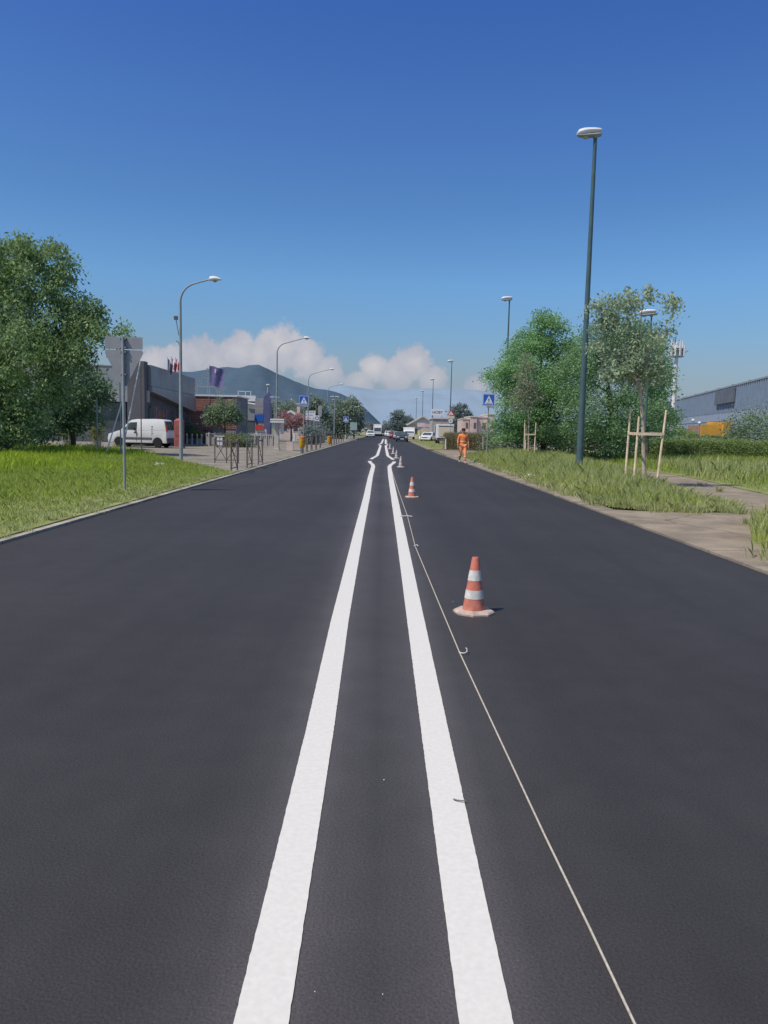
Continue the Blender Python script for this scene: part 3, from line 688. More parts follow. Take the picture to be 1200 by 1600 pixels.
# ------------------------------------------------------------------ street lamps, right side
def right_lamp(label, loc, h, rb=.085, yaw=0, group='straight street lamps on the right'):
    t = thing('street_lamp', label, 'street lamp', loc, yaw, group)
    m = MB(); m.tube([(0, 0, -.2), (0, 0, .3), (0, 0, 1.0), (0, 0, h * .5), (0, 0, h)], [rb * 1.25, rb * 1.25, rb * 1.15, rb * .85, rb * .58], 14); m.build('pole', 'greenpole', t, smooth=True)
    m = MB(); m.tube([(0, 0, h - .02), (0, 0, h + .14)], [.075, .07], 12); m.tube([(.16, 0, h + .16), (-.18, 0, h + .16)], [.05, .06], 10); m.build('spigot', 'lampgrey', t, smooth=True)
    # luminaire: white upper shell and grey lower tray with a glass bowl, nose towards the road (-X)
    def shell(zs, mat, nm, par):
        m = MB(); n = 12; vs = []; fs = []
        xs = [.20, .16, .0, -.2, -.4, -.56, -.64]; hw = [.075, .11, .135, .15, .14, .10, .03]
        for x, w_, (zl, zu) in zip(xs, hw, zs):
            for j in range(n):
                a = 2 * PI * j / n; c, s_ = math.cos(a), math.sin(a)
                vs.append((x, w_ * c, h + (zl + zu) / 2 + (zu - zl) / 2 * s_))
        for i in range(len(xs) - 1):
            for j in range(n): fs.append((i * n + j, i * n + (j + 1) % n, (i + 1) * n + (j + 1) % n, (i + 1) * n + j))
        fs.append(tuple(range(n))); fs.append(tuple(range((len(xs) - 1) * n, len(xs) * n))[::-1])
        m.add(vs, fs); return m.build(nm, mat, par, smooth=True)
    hd = shell([(.21, .30), (.18, .315), (.15, .33), (.12, .33), (.095, .315), (.08, .27), (.09, .14)], 'lampwhite', 'lamp_cover', t)
    shell([(.06, .2), (.04, .19), (.02, .16), (.0, .13), (-.005, .1), (.02, .085), (.06, .09)], 'lampgrey', 'lamp_tray', t)
    m = MB(); m.lathe([(.03, -.05), (.085, -.03), (.105, .01), (.105, .03)], 16, c=(-.34, 0, h), sq=.95); m.build('lamp_bowl', 'lens', t, smooth=True)
    return t
g = at(905, 742, 27.5); top = at(931, 215, 27.5)
right_lamp('tall dark green street lamp in the weeds, by far the biggest on the right', (g.x - .02, 27.5, .09), top.z - .1, .105)
for px, py, Y, lab in [(796, 470, 60, 'straight street lamp whose pole rises behind the left side of the leafy locust tree'),
                       (706, 566, 112, 'straight street lamp rising above the red triangular warning sign'),
                       (677, 594, 152, 'straight street lamp rising above the white shop sign board'),
                       (661, 612, 196, 'small far street lamp over the pale gabled house, second farthest on the right'),
                       (651, 623, 245, 'smallest far street lamp left of the pale gabled house')]:
    p = at(px, py, Y); right_lamp(lab, (p.x, Y, 0), p.z, .085)
p = at(1018, 494, 38); right_lamp('shorter street lamp whose white head shows through the grey green sapling leaves', (p.x, 38, 0), p.z, .06)

# ------------------------------------------------------------------ curved lamps, left side
def left_lamp(label, loc, h, reach, poster=False):
    t = thing('curved_street_lamp', label, 'street lamp', loc, 0, 'curved arm street lamps on the left')
    m = MB(); zc = h - 1.15
    pts = [(0, 0, -.1), (0, 0, 1.0), (0, 0, 4.0), (0, 0, zc)]; rs = [.085, .085, .07, .055]
    for k_ in range(1, 8):
        a = k_ / 7 * rad(74); r_ = .85
        pts.append((r_ * (1 - math.cos(a)), 0, zc + r_ * math.sin(a))); rs.append(.05 - .002 * k_)
    e = Vector(pts[-1]); d = Vector((math.sin(rad(74)), 0, math.cos(rad(74)))); end = e + d * max(.1, reach - e.x - .5)
    pts.append(tuple(end)); rs.append(.032)
    m.tube(pts, rs, 12); m.build('pole', 'greypole', t, smooth=True)
    m = MB(); n = 10; vs = []; fs = []
    for x, w_, zl, zu in [(0, .05, -.04, .05), (.05, .10, -.06, .14), (.2, .125, -.07, .16), (.38, .12, -.06, .13), (.52, .07, -.03, .06), (.6, .02, -.01, .015)]:
        q = end + d * .0 + Vector((x * .97, 0, x * .02))
        for j in range(n):
            a = 2 * PI * j / n; vs.append((q.x, w_ * math.cos(a), q.z + (zl + zu) / 2 + (zu - zl) / 2 * math.sin(a)))
    for i in range(5):
        for j in range(n): fs.append((i * n + j, i * n + (j + 1) % n, (i + 1) * n + (j + 1) % n, (i + 1) * n + j))
    fs.append(tuple(range(n))); fs.append(tuple(range(5 * n, 6 * n))[::-1]); m.add(vs, fs); m.build('lamp_head', 'lampwhite', t, smooth=True)
    m = MB(); m.lathe([(.02, -.11), (.07, -.09), (.095, -.05)], 12, c=(end.x + .27, 0, end.z)); m.build('lamp_bowl', 'lens', t, smooth=True)
    return t
g = at(283, 714, 35); hd = at(345, 434, 35)
L1 = left_lamp('tall grey curved arm street lamp beside the red column, nearest on the left', (g.x, 35, .05), hd.z, hd.x - g.x)
zb = at(276, 500, 35).z; zc2 = at(281, 524, 35).z
m = MB(); m.tube([(0, 0, zc2 - .3), (-.08, 0, zc2), (-.2, 0, zb)], .018, 6); m.tube([(0, 0, zc2 - .75), (-.09, 0, zc2 - .35), (-.2, .0, zc2 - .3)], .02, 6); m.box(-.28, -.12, -.06, .06, zb - .04, zb + .12); m.build('floodlight_bracket', 'cladding', L1)
for px, pxh, pyh, Y, lab in [(432, 485, 532, 64, 'curved arm street lamp before the wooded hill, left of the first blue crossing sign'),
                             (481, 523, 581, 97, 'curved arm street lamp rising just behind the first blue crossing sign'),
                             (511, 536, 602, 130, 'small curved arm street lamp in front of the far left trees'),
                             (530, 550, 626, 190, 'very small curved arm street lamp above the big far left tree'),
                             (544, 560, 634, 225, 'smallest curved arm street lamp at the right edge of the far left tree')]:
    p = at(px, 680, Y); h_ = at(pxh, pyh, Y); left_lamp(lab, (p.x, Y, .05), h_.z, h_.x - p.x)
def t_lamp(label, px, py, Y, pxb):
    p = at(px, py, Y); t = thing('double_park_lamp', label, 'street lamp', (p.x, Y, .05), 0, 'small twin head lamps on the left')
    m = MB(); m.tube([(0, 0, -.05), (0, 0, p.z)], [.06, .045], 8); m.build('pole', 'greypole', t, smooth=True)
    for s_ in (-1, 1): 
        m = MB(); m.prism([(0, p.z), (s_ * .12, p.z + .09), (s_ * .42, p.z + .05), (s_ * .45, p.z)], -.1, .1); m.build('lamp_head', 'lampwhite', t, bevel=.02)
t_lamp('slim twin headed lamp beyond the white notice boards on the left', 523, 621, 78, 524)
t_lamp('slim twin headed lamp behind the gatehouse roof', 429, 622, 70, 429)

# ------------------------------------------------------------------ give-way sign seen from behind
g = gr(195, 765, .055); Y = g.y
t = thing('give_way_sign', 'back of a grey give way sign with a plate above on the left grass', 'road sign', (g.x, Y, .055))
pz = lambda py: at(195, py, Y).z - .055
m = MB(); m.tube([(0, 0, -.1), (0, 0, pz(526))], .033, 14); m.build('post', 'steel', t, smooth=True)
u = 1200 / Y; X = lambda px: (px - 194) / u
m = MB(); m.prism([(X(165.5), pz(526)), (X(223), pz(526)), (X(223), pz(545)), (X(165.5), pz(545))], -.062, -.05, 'y')
m.build('name_plate', 'signback', t, bevel=.004)
m = MB(); m.prism([(X(166), pz(546.5)), (X(222), pz(546.5)), (X(224), pz(551)), (X(198), pz(603)), (X(190), pz(603)), (X(164.5), pz(551))], -.062, -.05, 'y'); m.build('triangle_plate', 'signback', t, bevel=.004)
for py in (529, 543, 550, 585):
    m = MB(); m.box(-.075, .075, -.048, -.028, pz(py) - .02, pz(py) + .02); m.box(-.07, -.045, -.03, .03, pz(py) - .018, pz(py) + .018); m.box(.045, .07, -.03, .03, pz(py) - .018, pz(py) + .018); m.build('clamp', 'steel', t)
# plates face the oncoming side: mirror to sit behind the post as seen from here
for ch in t.children:
    if ch.name.split('.')[0] in ('name_plate', 'triangle_plate', 'clamp'): ch.scale.y = -1

# thin poles beside it
def pole(label, a, b, r, mat, name='pole', cat='pole', group=None):
    a = Vector(a); b = Vector(b); m = MB(); m.tube([(0, 0, 0), b - a], [r, r * .8], 8); return tag(m.build(name, mat, loc=a, smooth=True), label, cat, group)
def base_at(px, py, z=.055): return gr(px, py, z)
b = base_at(165, 711); pole('thin white leaning pole left of the sign post', b, at(203, 587, b.y + .4), .036, 'lampwhite', 'leaning_pole', 'pole', 'thin poles around the white van')
b = base_at(190, 712); pole('thin white leaning pole ending at the dark corner tower, behind the sign post', b, at(219, 565, b.y + .3), .036, 'lampwhite', 'leaning_pole', 'pole', 'thin poles around the white van')
def upright(label, px, pyb, pyt, r, mat, z=.055):
    b = base_at(px, pyb, z); tp = at(px, pyt, b.y); pole(label, b, (b.x, b.y, tp.z), r, mat, 'upright_pole', 'pole', 'thin poles around the white van')
upright('short grey upright pole beside the second planter', 152.5, 709, 622, .04, 'steel')
upright('dark upright pole in front of the white van', 221, 705, 575, .035, 'cladding')
upright('thin grey upright pole close behind the give way sign post', 189, 711, 590, .035, 'steel')
upright('thin grey pole in the shade of the big left tree', 108, 699, 625, .03, 'steel')
upright('short dark post in the grass under the big left tree', 66, 700, 665, .04, 'cladding')

# ------------------------------------------------------------------ vehicles
def vehicle(name, label, cat, loc, rotz, lower, upper, W, k, belt, paint, wheels, wr, side_glass, front_glass, rear_glass, group=None, van=False, clad=False):
    t = thing(name, label, cat, loc, rotz, group)
    wz = lambda z: W - max(0, z - belt) * k
    def arches(poly):                                     # bottom edge with wheel arches, rear to front
        pts = list(poly); zb = poly[-1][1]
        for x in sorted(wheels, reverse=True):
            r_ = wr * 1.18
            for j in range(9):
                a = PI * j / 8; z = wr + r_ * math.sin(a)
                if z >= zb: pts.append((x + r_ * math.cos(a), z))
        return pts
    low = arches(lower); m = MB()
    for poly, skip in ((low, True), (upper, False)):
        n = len(poly); vs = [(x, -wz(z), z) for x, z in poly] + [(x, wz(z), z) for x, z in poly]
        fs = [tuple(range(n)), tuple(range(n, 2 * n))[::-1]]
        fs += [(i, i + n, (i + 1) % n + n, (i + 1) % n) for i in range(n)]
        m.add(vs, fs)
    m.build('body', paint, t, bevel=.035, smooth=True)
    for gi, poly in enumerate(side_glass):
        for s_ in (-1, 1):
            q = MB(); n = len(poly); vs = [(x, s_ * (wz(z) + .006), z) for x, z in poly] + [(x, s_ * (wz(z) - .02), z) for x, z in poly]
            q.add(vs, [tuple(range(n)), tuple(range(n, 2 * n))[::-1]] + [(i, i + n, (i + 1) % n + n, (i + 1) % n) for i in range(n)]); q.build('side_window', 'carglass', t)
    def cross(nm, a, b, mat, inset=.12, d=.008, split=False):
        (x0, z0), (x1, z1) = a, b; nx, nz_ = (z1 - z0), -(x1 - x0); l_ = math.hypot(nx, nz_); nx, nz_ = nx / l_ * d, nz_ / l_ * d
        P = lambda f, s_, e: (x0 + (x1 - x0) * f + nx * e, s_ * (wz(z0 + (z1 - z0) * f) - inset), z0 + (z1 - z0) * f + nz_ * e)
        spans = [(-1, -.05), (.05, 1)] if split else [(-1, 1)]
        for sa, sb in spans:
            q = MB(); vs = [P(f, s_, e) for e in (-1.5, 1) for f, s_ in ((.08, sa), (.08, sb), (.92, sb), (.92, sa))]
            q.add(vs, [(0, 1, 2, 3), (4, 7, 6, 5), (0, 4, 5, 1), (1, 5, 6, 2), (2, 6, 7, 3), (3, 7, 4, 0)]); q.build(nm, mat, t)
    cross('windscreen', front_glass[1], front_glass[0], 'carglass', d=-.012)
    cross('rear_window', rear_glass[1], rear_glass[0], 'carglass', .13, .012, van)
    fx = min(p[0] for p in lower); rx = max(p[0] for p in lower)
    for x in wheels:
        for s_ in (-1, 1):
            wv = thing_part('wheel', t, (x, s_ * (W - .1), wr))
            q = MB(); q.lathe([(wr * .62, -.1), (wr * .93, -.1), (wr, -.06), (wr, .06), (wr * .93, .1), (wr * .62, .1)], 24); o = q.build('tyre', 'tyre', wv, smooth=True); o.rotation_euler.x = PI / 2
            q = MB(); q.lathe([(wr * .1, -.085), (wr * .62, -.07), (wr * .62, .07), (wr * .1, .085)], 20); o = q.build('rim', 'hub', wv, smooth=True); o.rotation_euler.x = PI / 2
    for s_ in (-1, 1):
        q = MB(); q.box(fx - .012, fx + .16, s_ * (W - .3) - .17, s_ * (W - .3) + .17, .6, .75); q.build('headlight', 'headlamp', t, bevel=.02)
        q = MB(); zt = (1.0, 1.45) if van else (.68, .86); q.box(rx - .06, rx + .012, s_ * (W - .1) - .07, s_ * (W - .1) + .08, zt[0], zt[1]); q.build('tail_light', 'redlamp', t, bevel=.015)
        q = MB(); mx_ = front_glass[1][0] + .35; q.box(mx_, mx_ + .1, s_ * (W + .09) - .08, s_ * (W + .09) + .08, belt + .03, belt + .18); q.build('mirror', 'black', t, bevel=.03)
    q = MB(); q.box(fx - .035, fx + .1, -W + .1, W - .1, .3, .5); q.build('front_bumper', 'cladding' if clad else paint, t, bevel=.03)
    q = MB(); q.box(rx - .08, rx + .05, -W + .06, W - .06, .3, .62 if van else .5); q.build('rear_bumper', 'cladding' if clad else paint, t, bevel=.03)
    q = MB(); q.box(fx - .045, fx - .034, -.26, .26, .34, .45); q.build('number_plate', 'signwhite', t)
    q = MB(); q.box(fx - .02, fx + .06, -W + .45, W - .45, .55, .68); q.build('grille', 'black', t)
    q = MB(); q.box(min(wheels) + .4, max(wheels) - .4, -W + .14, W - .14, .18, .34); q.build('chassis', 'black', t)
    return t
def thing_part(name, parent, loc):
    o = bpy.data.objects.new(name, None); COL.objects.link(o); o.parent = parent; o.location = loc; o.empty_display_size = .1; return o
b = gr(222, 697, .05); b = Vector((at(222, 680, 53).x, 53, .05))
van = vehicle('white_van', 'small white panel van with grey side strip parked on the forecourt', 'van', b, rad(-5),
    [(-2.02, .30), (-2.07, .55), (-2.0, .82), (-1.35, 1.02), (-1.18, 1.06), (2.03, 1.06), (2.06, .30)],
    [(-1.18, 1.06), (-.58, 1.62), (-.42, 1.71), (-.05, 1.77), (1.2, 1.8), (1.74, 1.76), (1.86, 1.70), (2.03, 1.06)],
    .85, .16, 1.06, 'vanwhite', (-1.28, 1.42), .30,
    [[(-.93, 1.1), (-.52, 1.56), (-.02, 1.58), (-.02, 1.1)]], ((-1.18, 1.06), (-.58, 1.62)), ((1.86, 1.70), (2.03, 1.06)), van=True, clad=True)
for s_ in (-1, 1):
    q = MB(); q.box(-.92, 1.04, s_ * .856 - .012, s_ * .856 + .012, .50, .64); q.build('side_strip', 'cladding', van, bevel=.008)
    q = MB(); q.box(-.06, -.03, s_ * .853 - .006, s_ * .853 + .006, .4, 1.05); q.box(-.95, -.93, s_ * .853 - .006, s_ * .853 + .006, .66, 1.05); q.build('door_seam', 'cladding', van)
    q = MB(); q.box(-.22, -.08, s_ * .86 - .014, s_ * .86 + .014, .92, .97); q.build('door_handle', 'black', van)
    q = MB()
    for k_, (x, z, w_) in enumerate([(.98, 1.32, .1), (1.0, 1.24, .07), (.98, 1.14, .12), (1.0, 1.0, .08), (.99, .9, .13), (1.0, .8, .06)]):
        y = .855 - max(0, z - 1.06) * .16; q.box(x, x + w_, s_ * y - .006, s_ * y + .006, z, z + .045)
    q.build('faded_lettering', 'cargrey', van)
van.scale = (1, 1, 1.08)
SED_L = [(-2.1, .28), (-2.14, .55), (-2.02, .72), (-1.15, .9), (1.85, .93), (2.05, .88), (2.08, .3)]
SED_U = [(-1.15, .9), (-.45, 1.36), (-.15, 1.44), (.7, 1.44), (1.2, 1.36), (1.85, .93)]
SED_G = [[(-.85, .95), (-.38, 1.33), (.22, 1.36), (.22, .95)], [(.3, .95), (.3, 1.36), (.95, 1.33), (1.35, .98)]]
def car(label, px, Y, paint, rot, z=0, name='car', cat='car', s=1.0, X=None):
    p = at(px, 680, Y); o = vehicle(name, label, cat, (p.x if X is None else X, Y, z), rot, SED_L, SED_U, .87, .32, .9, paint, (-1.35, 1.32), .31, SED_G, ((-1.15, .9), (-.45, 1.36)), ((1.2, 1.36), (1.85, .93)), 'cars in the distance on the road')
    o.scale = (s,) * 3; return o
car('pale car driving toward the camera in the left lane', 579, 165, 'carlight', PI / 2)
car('dark car with pale bonnet facing the camera at the right of the far lane', 628, 112, 'cardark', PI / 2)
car('silver car in the queue just behind the dark car', 622.5, 135, 'cargrey', PI / 2)
car('red car in the queue left of the silver car', 616, 150, 'carred', PI / 2)
car('white car at the back left of the queue of cars', 606.5, 190, 'vanwhite', PI / 2)
car('pale beige car at the middle of the queue of cars', 611, 172, 'carlight', PI / 2)
car('small white car parked on the right lot behind the grass', 670, 118, 'vanwhite', rad(70), .03)
car('dark car parked on the left forecourt behind the white van', 195, 62, 'cardark', 0, .05)
car('dark car parked on the right lot beside the small white car', 684, 125, 'cardark', rad(80), .03)
def truck(label, px, Y, W_, H_, Ln, rot, box_mat, cab, z=0):
    p = at(px, 680, Y); t = thing('box_truck', label, 'truck', (p.x, Y, z), rot)
    m = MB(); m.box(-Ln / 2 + 1.3, Ln / 2, -W_ / 2, W_ / 2, .75, H_); m.build('cargo_box', box_mat, t, bevel=.04)
    m = MB(); m.prism([(-Ln / 2 - .2, .5), (-Ln / 2 - .2, 1.2), (-Ln / 2 + .15, H_ * .78), (-Ln / 2 + 1.25, H_ * .8), (-Ln / 2 + 1.25, .5)], -W_ / 2 + .08, W_ / 2 - .08); m.build('cab', cab, t, bevel=.05)
    m = MB(); m.prism([(-Ln / 2 - .2, 1.25), (-Ln / 2 + .13, H_ * .74), (-Ln / 2 + .15, H_ * .74), (-Ln / 2 - .18, 1.25)], -W_ / 2 + .2, W_ / 2 - .2); o = m.build('windscreen', 'carglass', t); o.location.x = -.012
    m = MB(); m.box(Ln / 2 + .002, Ln / 2 + .03, -W_ / 2 + .12, W_ / 2 - .12, .95, H_ - .35); m.build('rear_door', 'cream', t)
    m = MB(); m.box(Ln / 2 + .001, Ln / 2 + .05, -W_ / 2 + .12, W_ / 2 - .12, H_ - .3, H_ - .22); m.build('rear_light_bar', 'black', t)
    m = MB(); m.box(-Ln / 2 + .2, Ln / 2 - .05, -W_ / 2 + .3, W_ / 2 - .3, .42, .74); m.box(Ln / 2 - .02, Ln / 2 + .12, -W_ / 2, W_ / 2, .45, .6); m.build('chassis', 'cladding', t)
    for x in (-Ln / 2 + .6, Ln / 2 - .9):
        for s_ in (-1, 1):
            q = MB(); q.lathe([(.12, -.13), (.36, -.13), (.4, -.08), (.4, .08), (.36, .13), (.12, .13)], 20); o = q.build('wheel', 'tyre', t, smooth=True); o.rotation_euler.x = PI / 2; o.location = (x, s_ * (W_ / 2 - .16), .4)
    return t
truck('white box truck with cream back door parked behind the olive hedge', 694, 96, 1.95, 2.45, 5, rad(-90 - 0), 'white', 'vanwhite', .03)
truck('white truck standing right of the dark car at the far verge', 639, 140, 2.0, 2.2, 4.6, rad(90), 'vanwhite', 'vanwhite')
truck('white truck coming along the left lane, farthest vehicle on the road', 590, 205, 2.2, 3.1, 6, rad(90), 'white', 'white')

# ------------------------------------------------------------------ buildings, left
DX, DY = -17.3, 56.0
t = thing('car_showroom', 'long dark grey glazed showroom with slanted metal fascia behind the van', 'building', (DX, DY, .05))
m = MB(); m.box(-32, -.3, .3, 13, 0, 5.75); m.build('wall', 'grafwall', t)
m = MB(); m.box(-32.3, .12, -.25, .28, 3.15, 4.0); m.build('lower_fascia', 'fascia', t, bevel=.02)
m = MB(); m.prism([(-32.3, 4.02), (-1.3, 4.02), (-1.3, 5.5), (-32.3, 6.1)], -.12, .28); m.build('upper_fascia', 'fasciad', t)
m = MB(); m.prism([(.3, 4.35), (13.2, 4.25), (13.2, 5.72), (.3, 5.85)], -.28, .22, 'x'); m.build('road_side_upper_fascia', 'fasciad', t)
m = MB(); m.prism([(.3, 3.95), (13.2, 2.75), (13.2, 4.2), (.3, 4.32)], -.28, .30, 'x'); m.build('road_side_lower_fascia', 'fascia', t)
m = MB(); m.box(-1.25, .0, -.55, .26, 0, 6.05); m.build('corner_tower', 'grafwall', t, bevel=.03)
for i in range(13):
    x = -31.5 + i * 2.3
    m = MB(); m.box(x, x + 2.2, .24, .29, .25, 3.05); m.build('window', 'bglass', t)
    m = MB(); m.box(x + 2.22, x + 2.28, .18, .3, .0, 3.1); m.build('mullion', 'mull', t)
for i in range(5):
    y = .7 + i * 2.5
    m = MB(); m.box(-.295, -.25, y, y + 2.3, .2, 2.75); m.build('window', 'bglass', t)
    m = MB(); m.box(-.295, -.2, y + 2.33, y + 2.45, 0, 2.75); m.build('mullion', 'mull', t)
m = MB(); m.box(-.24, .28, 1.2, 1.45, 0, 2.8); m.build('column', 'rust', t)
m = MB(); m.box(-.2, -.1, 1.7, 3.3, 2.15, 2.3); m.build('red_light_strip', 'redsign', t)
m = MB(); m.box(-.3, -.2, 1.55, 3.5, 2.32, 2.95); m.build('brown_sign_panel', 'slat', t)
m = MB(); m.box(-5.6, -3.4, .16, .22, 2.3, 2.9); m.build('pale_sign_panel', 'fascia', t)
# red column and low planters
b = Vector((at(280, 680, 52).x, 52, .05))
t = thing('red_column', 'red advertising column behind the nearest curved lamp', 'advertising column', b)
h_ = at(280, 657, 52).z - .05
m = MB(); m.box(-.3, .3, -.22, .22, .12, h_); m.build('body', 'redfaded', t, bevel=.05)
m = MB(); m.box(-.34, .34, -.26, .26, 0, .13); m.build('plinth', 'rust', t, bevel=.02)
m = MB(); m.box(-.2, .2, -.235, -.215, h_ * .45, h_ * .88); m.build('poster_panel', 'redfaded', t, bevel=.01)
m = MB(); m.lathe([(.31, 0), (.2, .1), (.05, .14)], 16, sq=.7); m.build('cap', 'redfaded', t, smooth=True, loc=(0, 0, h_))
def planter(label, px, Y, hb, hw, mat='l_yellow', potw=.32, group='potted bushes along the left forecourt'):
    p = at(px, 690, Y); t = thing('planter', label, 'planter', (p.x, Y, .05), 0, group)
    m = MB(); m.lathe([(potw * .72, 0), (potw * .8, .05), (potw, .42), (potw * 1.06, .46), (potw * .9, .46), (potw * .85, .40)], 16); m.build('pot', 'pot', t, smooth=True)
    C = blob_points([(0, 0, .45 + hb / 2, hw, hw, hb / 2)], 26, .4); V, ti = leaf_cloud(C, 60, .14, .12, .05, .1, .9); V[:, 2] = np.maximum(V[:, 2], .4)
    np_mesh('foliage', V, 4, mat, t, ti)
    m = MB()
    for k_ in range(5): a = k_ * 1.26; m.tube([(0, 0, .35), (math.cos(a) * hw * .5, math.sin(a) * hw * .5, .45 + hb * .6)], [.02, .008], 5)
    m.build('stems', 'bark', t)
planter('pale pot with a yellow green bush, left one under the big tree', 104, 49.5, 1.15, .5)
planter('pale pot with a yellow green bush just right of the short grey pole', 151, 50.2, 1.0, .45)
planter('small pale pot with low green bush before the slatted building', 309, 66, .8, .6)
planter('pale pot with a dark green bush beside the red column', 297, 67, 1.5, .6, 'l_dark')
# white low wall of the forecourt
m = MB(); m.box(-20, 4.5, -.1, .1, 0, .25); tag(m.build('low_wall', 'pot', loc=(-22.5, 54.9, .05)), 'long low pale wall in front of the showroom glass', 'wall')
# slatted brick-red building
BX0, BX1 = at(287, 680, 70).x, at(352, 680, 70).x + 1.0
t = thing('slatted_building', 'red brown building clad in horizontal slats with white coping', 'building', (BX0, 70, .05)); Lb = BX1 - BX0
m = MB(); m.box(.04, Lb - .04, .06, 6, 0, 4.2); m.build('wall', 'graywall', t)
m = MB()
for i in range(17): m.box(0, Lb, 0, .055, 1.35 + i * .168, 1.35 + i * .168 + .135)
m.build('slat_cladding', 'slat', t)
m = MB()
for i in range(17): m.box(-.06, -.002, .06, 6, 1.35 + i * .168, 1.35 + i * .168 + .135)
m.build('slat_cladding', 'slat', t)
m = MB(); m.box(-.1, Lb + .1, -.08, 6.1, 4.22, 4.34); m.build('coping', 'white', t)
m = MB(); m.box(.3, 2.6, -.02, .05, .1, 1.3); m.build('window', 'bglass', t)
m = MB(); m.bar((2.33, -.03, .0), (2.33, -.03, 4.2), .05); m.build('downpipe', 'mull', t)
# lattice frame standing on that roof
f0 = at(300, 614, 72.5); t = thing('roof_lattice_frame', 'pale metal lattice frame standing on the slatted building roof', 'metal frame', (f0.x, 72.5, 4.39))
m = MB(); H_ = at(318, 576, 72.5).z - 4.39
for y in (0, .9):
    m.bar((0, y, 0), (1.35, y, H_), .05); m.bar((2.5, y, 0), (1.55, y, H_), .05); m.bar((1.45, y, 0), (1.45, y, H_ + .1), .05)
    m.bar((.45, y, H_ * .35), (2.2, y, H_ * .35), .045); m.bar((.9, y, H_ * .68), (1.85, y, H_ * .68), .045); m.bar((0, y, .05), (2.6, y, .05), .05)
    m.bar((2.2, y, 0), (3.0, y, H_ * .4), .04); m.bar((2.9, y, 0), (2.45, y, H_ * .4), .04)
for x, z in ((1.45, H_), (.45, H_ * .35), (2.2, H_ * .35)): m.bar((x, 0, z), (x, .9, z), .045)
m.build('frame', 'mull', t)
# flags
def flag(label, px, pyt, pyb, Y, wdt, pole_base, mats, drop, lean=0):
    p = at(px, pyt, Y); t = thing('flag', label, 'flag', (p.x, Y, pole_base), 0, 'flags above the left buildings')
    H_ = p.z - pole_base; m = MB(); m.tube([(0, 0, 0), (0, 0, H_ + .15)], [.03, .02], 8); m.build('pole', 'steel', t, smooth=True)
    hh = p.z - at(px, pyb, Y).z; nx, nz_ = 12, 10; vs = []; fs = []
    for j in range(nz_ + 1):
        for i in range(nx + 1):
            u_, v_ = i / nx, j / nz_
            vs.append((.03 + u_ * wdt * (1 - .15 * v_), .12 * math.sin(u_ * 9 + v_ * 2) * u_ ** .5, H_ - v_ * hh * (1 - drop) - u_ * drop * hh + .06 * math.sin(u_ * 7)))
    for j in range(nz_):
        for i in range(nx): fs.append((j * (nx + 1) + i, j * (nx + 1) + i + 1, (j + 1) * (nx + 1) + i + 1, (j + 1) * (nx + 1) + i))
    m = MB(); m.add(vs, fs)
    m.m = [int((k_ % nx) / nx * len(mats)) for k_ in range(nx * nz_)]
    m.build('cloth', list(mats), t, smooth=True); return t
flag('large navy blue flag with a small white mark beside the lattice frame', 327, 572, 606, 71.5, 1.45, 4.39, ['navycloth'], .12)
q = [o for o in bpy.data.objects if o.name.startswith('flag')][-1]
m = MB(); m.prism([(.52, 0), (.66, .0), (.66, -.35), (.52, -.4)], -.13, -.125); o = m.build('white_emblem', 'whitecloth', q); o.location = (0, -.02, at(327, 572, 71.5).z - 4.39 - .25)
flag('limp dark grey flag, left of the three on the showroom roof', 262, 561, 588, 60, .38, 5.75, ['greycloth'], .35)
flag('limp pale pink and red flag, middle of the three on the showroom roof', 268, 560, 584, 61, .42, 5.75, ['whitecloth', 'redcloth'], .4)
flag('limp red flag beside the lamp pole, right of the three on the showroom roof', 274.5, 561, 584, 62, .42, 5.75, ['whitecloth', 'redcloth', 'redcloth'], .4)
# grey hall with white parapet
t = thing('grey_hall', 'grey hall with white rooftop parapet and pipes behind the round tree', 'building', (at(412, 680, 86).x, 86, .05))
m = MB(); m.box(-9, 0, 0, 6, 0, 4.35); m.build('wall', 'graywall', t)
m = MB(); m.box(-9.2, -.9, -.12, .3, 4.37, 5.0); m.box(-.85, .1, -.12, 6, 4.37, 4.7); m.build('parapet', 'white', t, bevel=.02)
m = MB()
for x in (-3.0, -2.2, -1.6): m.bar((x, .8, 5.0), (x, .8, 5.55), .07)
m.bar((-3.1, .8, 5.5), (-1.5, .8, 5.5), .07); m.tube([(-2.0, -.3, 4.2), (-.9, -.3, 4.05), (-.3, -.3, 3.9), (.05, -.3, 4.2)], .09, 8); m.build('roof_pipes', 'white', t)
m = MB(); m.box(-6, -1, -.03, -.002, 1.0, 2.2); m.build('window', 'bglass', t)
m = MB(); m.bar((-6, -.06, 2.5), (.1, -.06, 2.25), .08); m.build('awning_rail', 'mull', t)
# totem, boards
p = at(415, 680, 74); t = thing('totem_sign', 'dark navy totem sign with two stacked pale grey panels', 'sign', (p.x, 74, .05))
zt = lambda py, Y=74: at(415, py, Y).z - .05
m = MB(); m.prism([(-.15, 0), (.45, 0), (.45, zt(618)), (.28, zt(612)), (-.15, zt(620))], -.2, .2); m.build('slab', 'navy', t, bevel=.03)
for a_, b_ in ((623, 636), (637.5, 647)):
    m = MB(); m.box(-1.0, -.2, -.12, .12, zt(b_), zt(a_)); m.build('grey_panel', 'fascia', t, bevel=.02)
m = MB(); m.box(-1.05, -.17, -.16, .16, zt(659), zt(648)); m.build('blue_panel', 'signblue', t, bevel=.02)
m = MB(); m.box(-.9, -.75, -.1, .1, 0, zt(659.5)); m.build('leg', 'cladding', t)
p = at(408, 680, 70); t = thing('price_board', 'white price board with rows of small marks under a red roof', 'sign', (p.x, 70, .05)); zt2 = lambda py: at(408, py, 70).z - .05
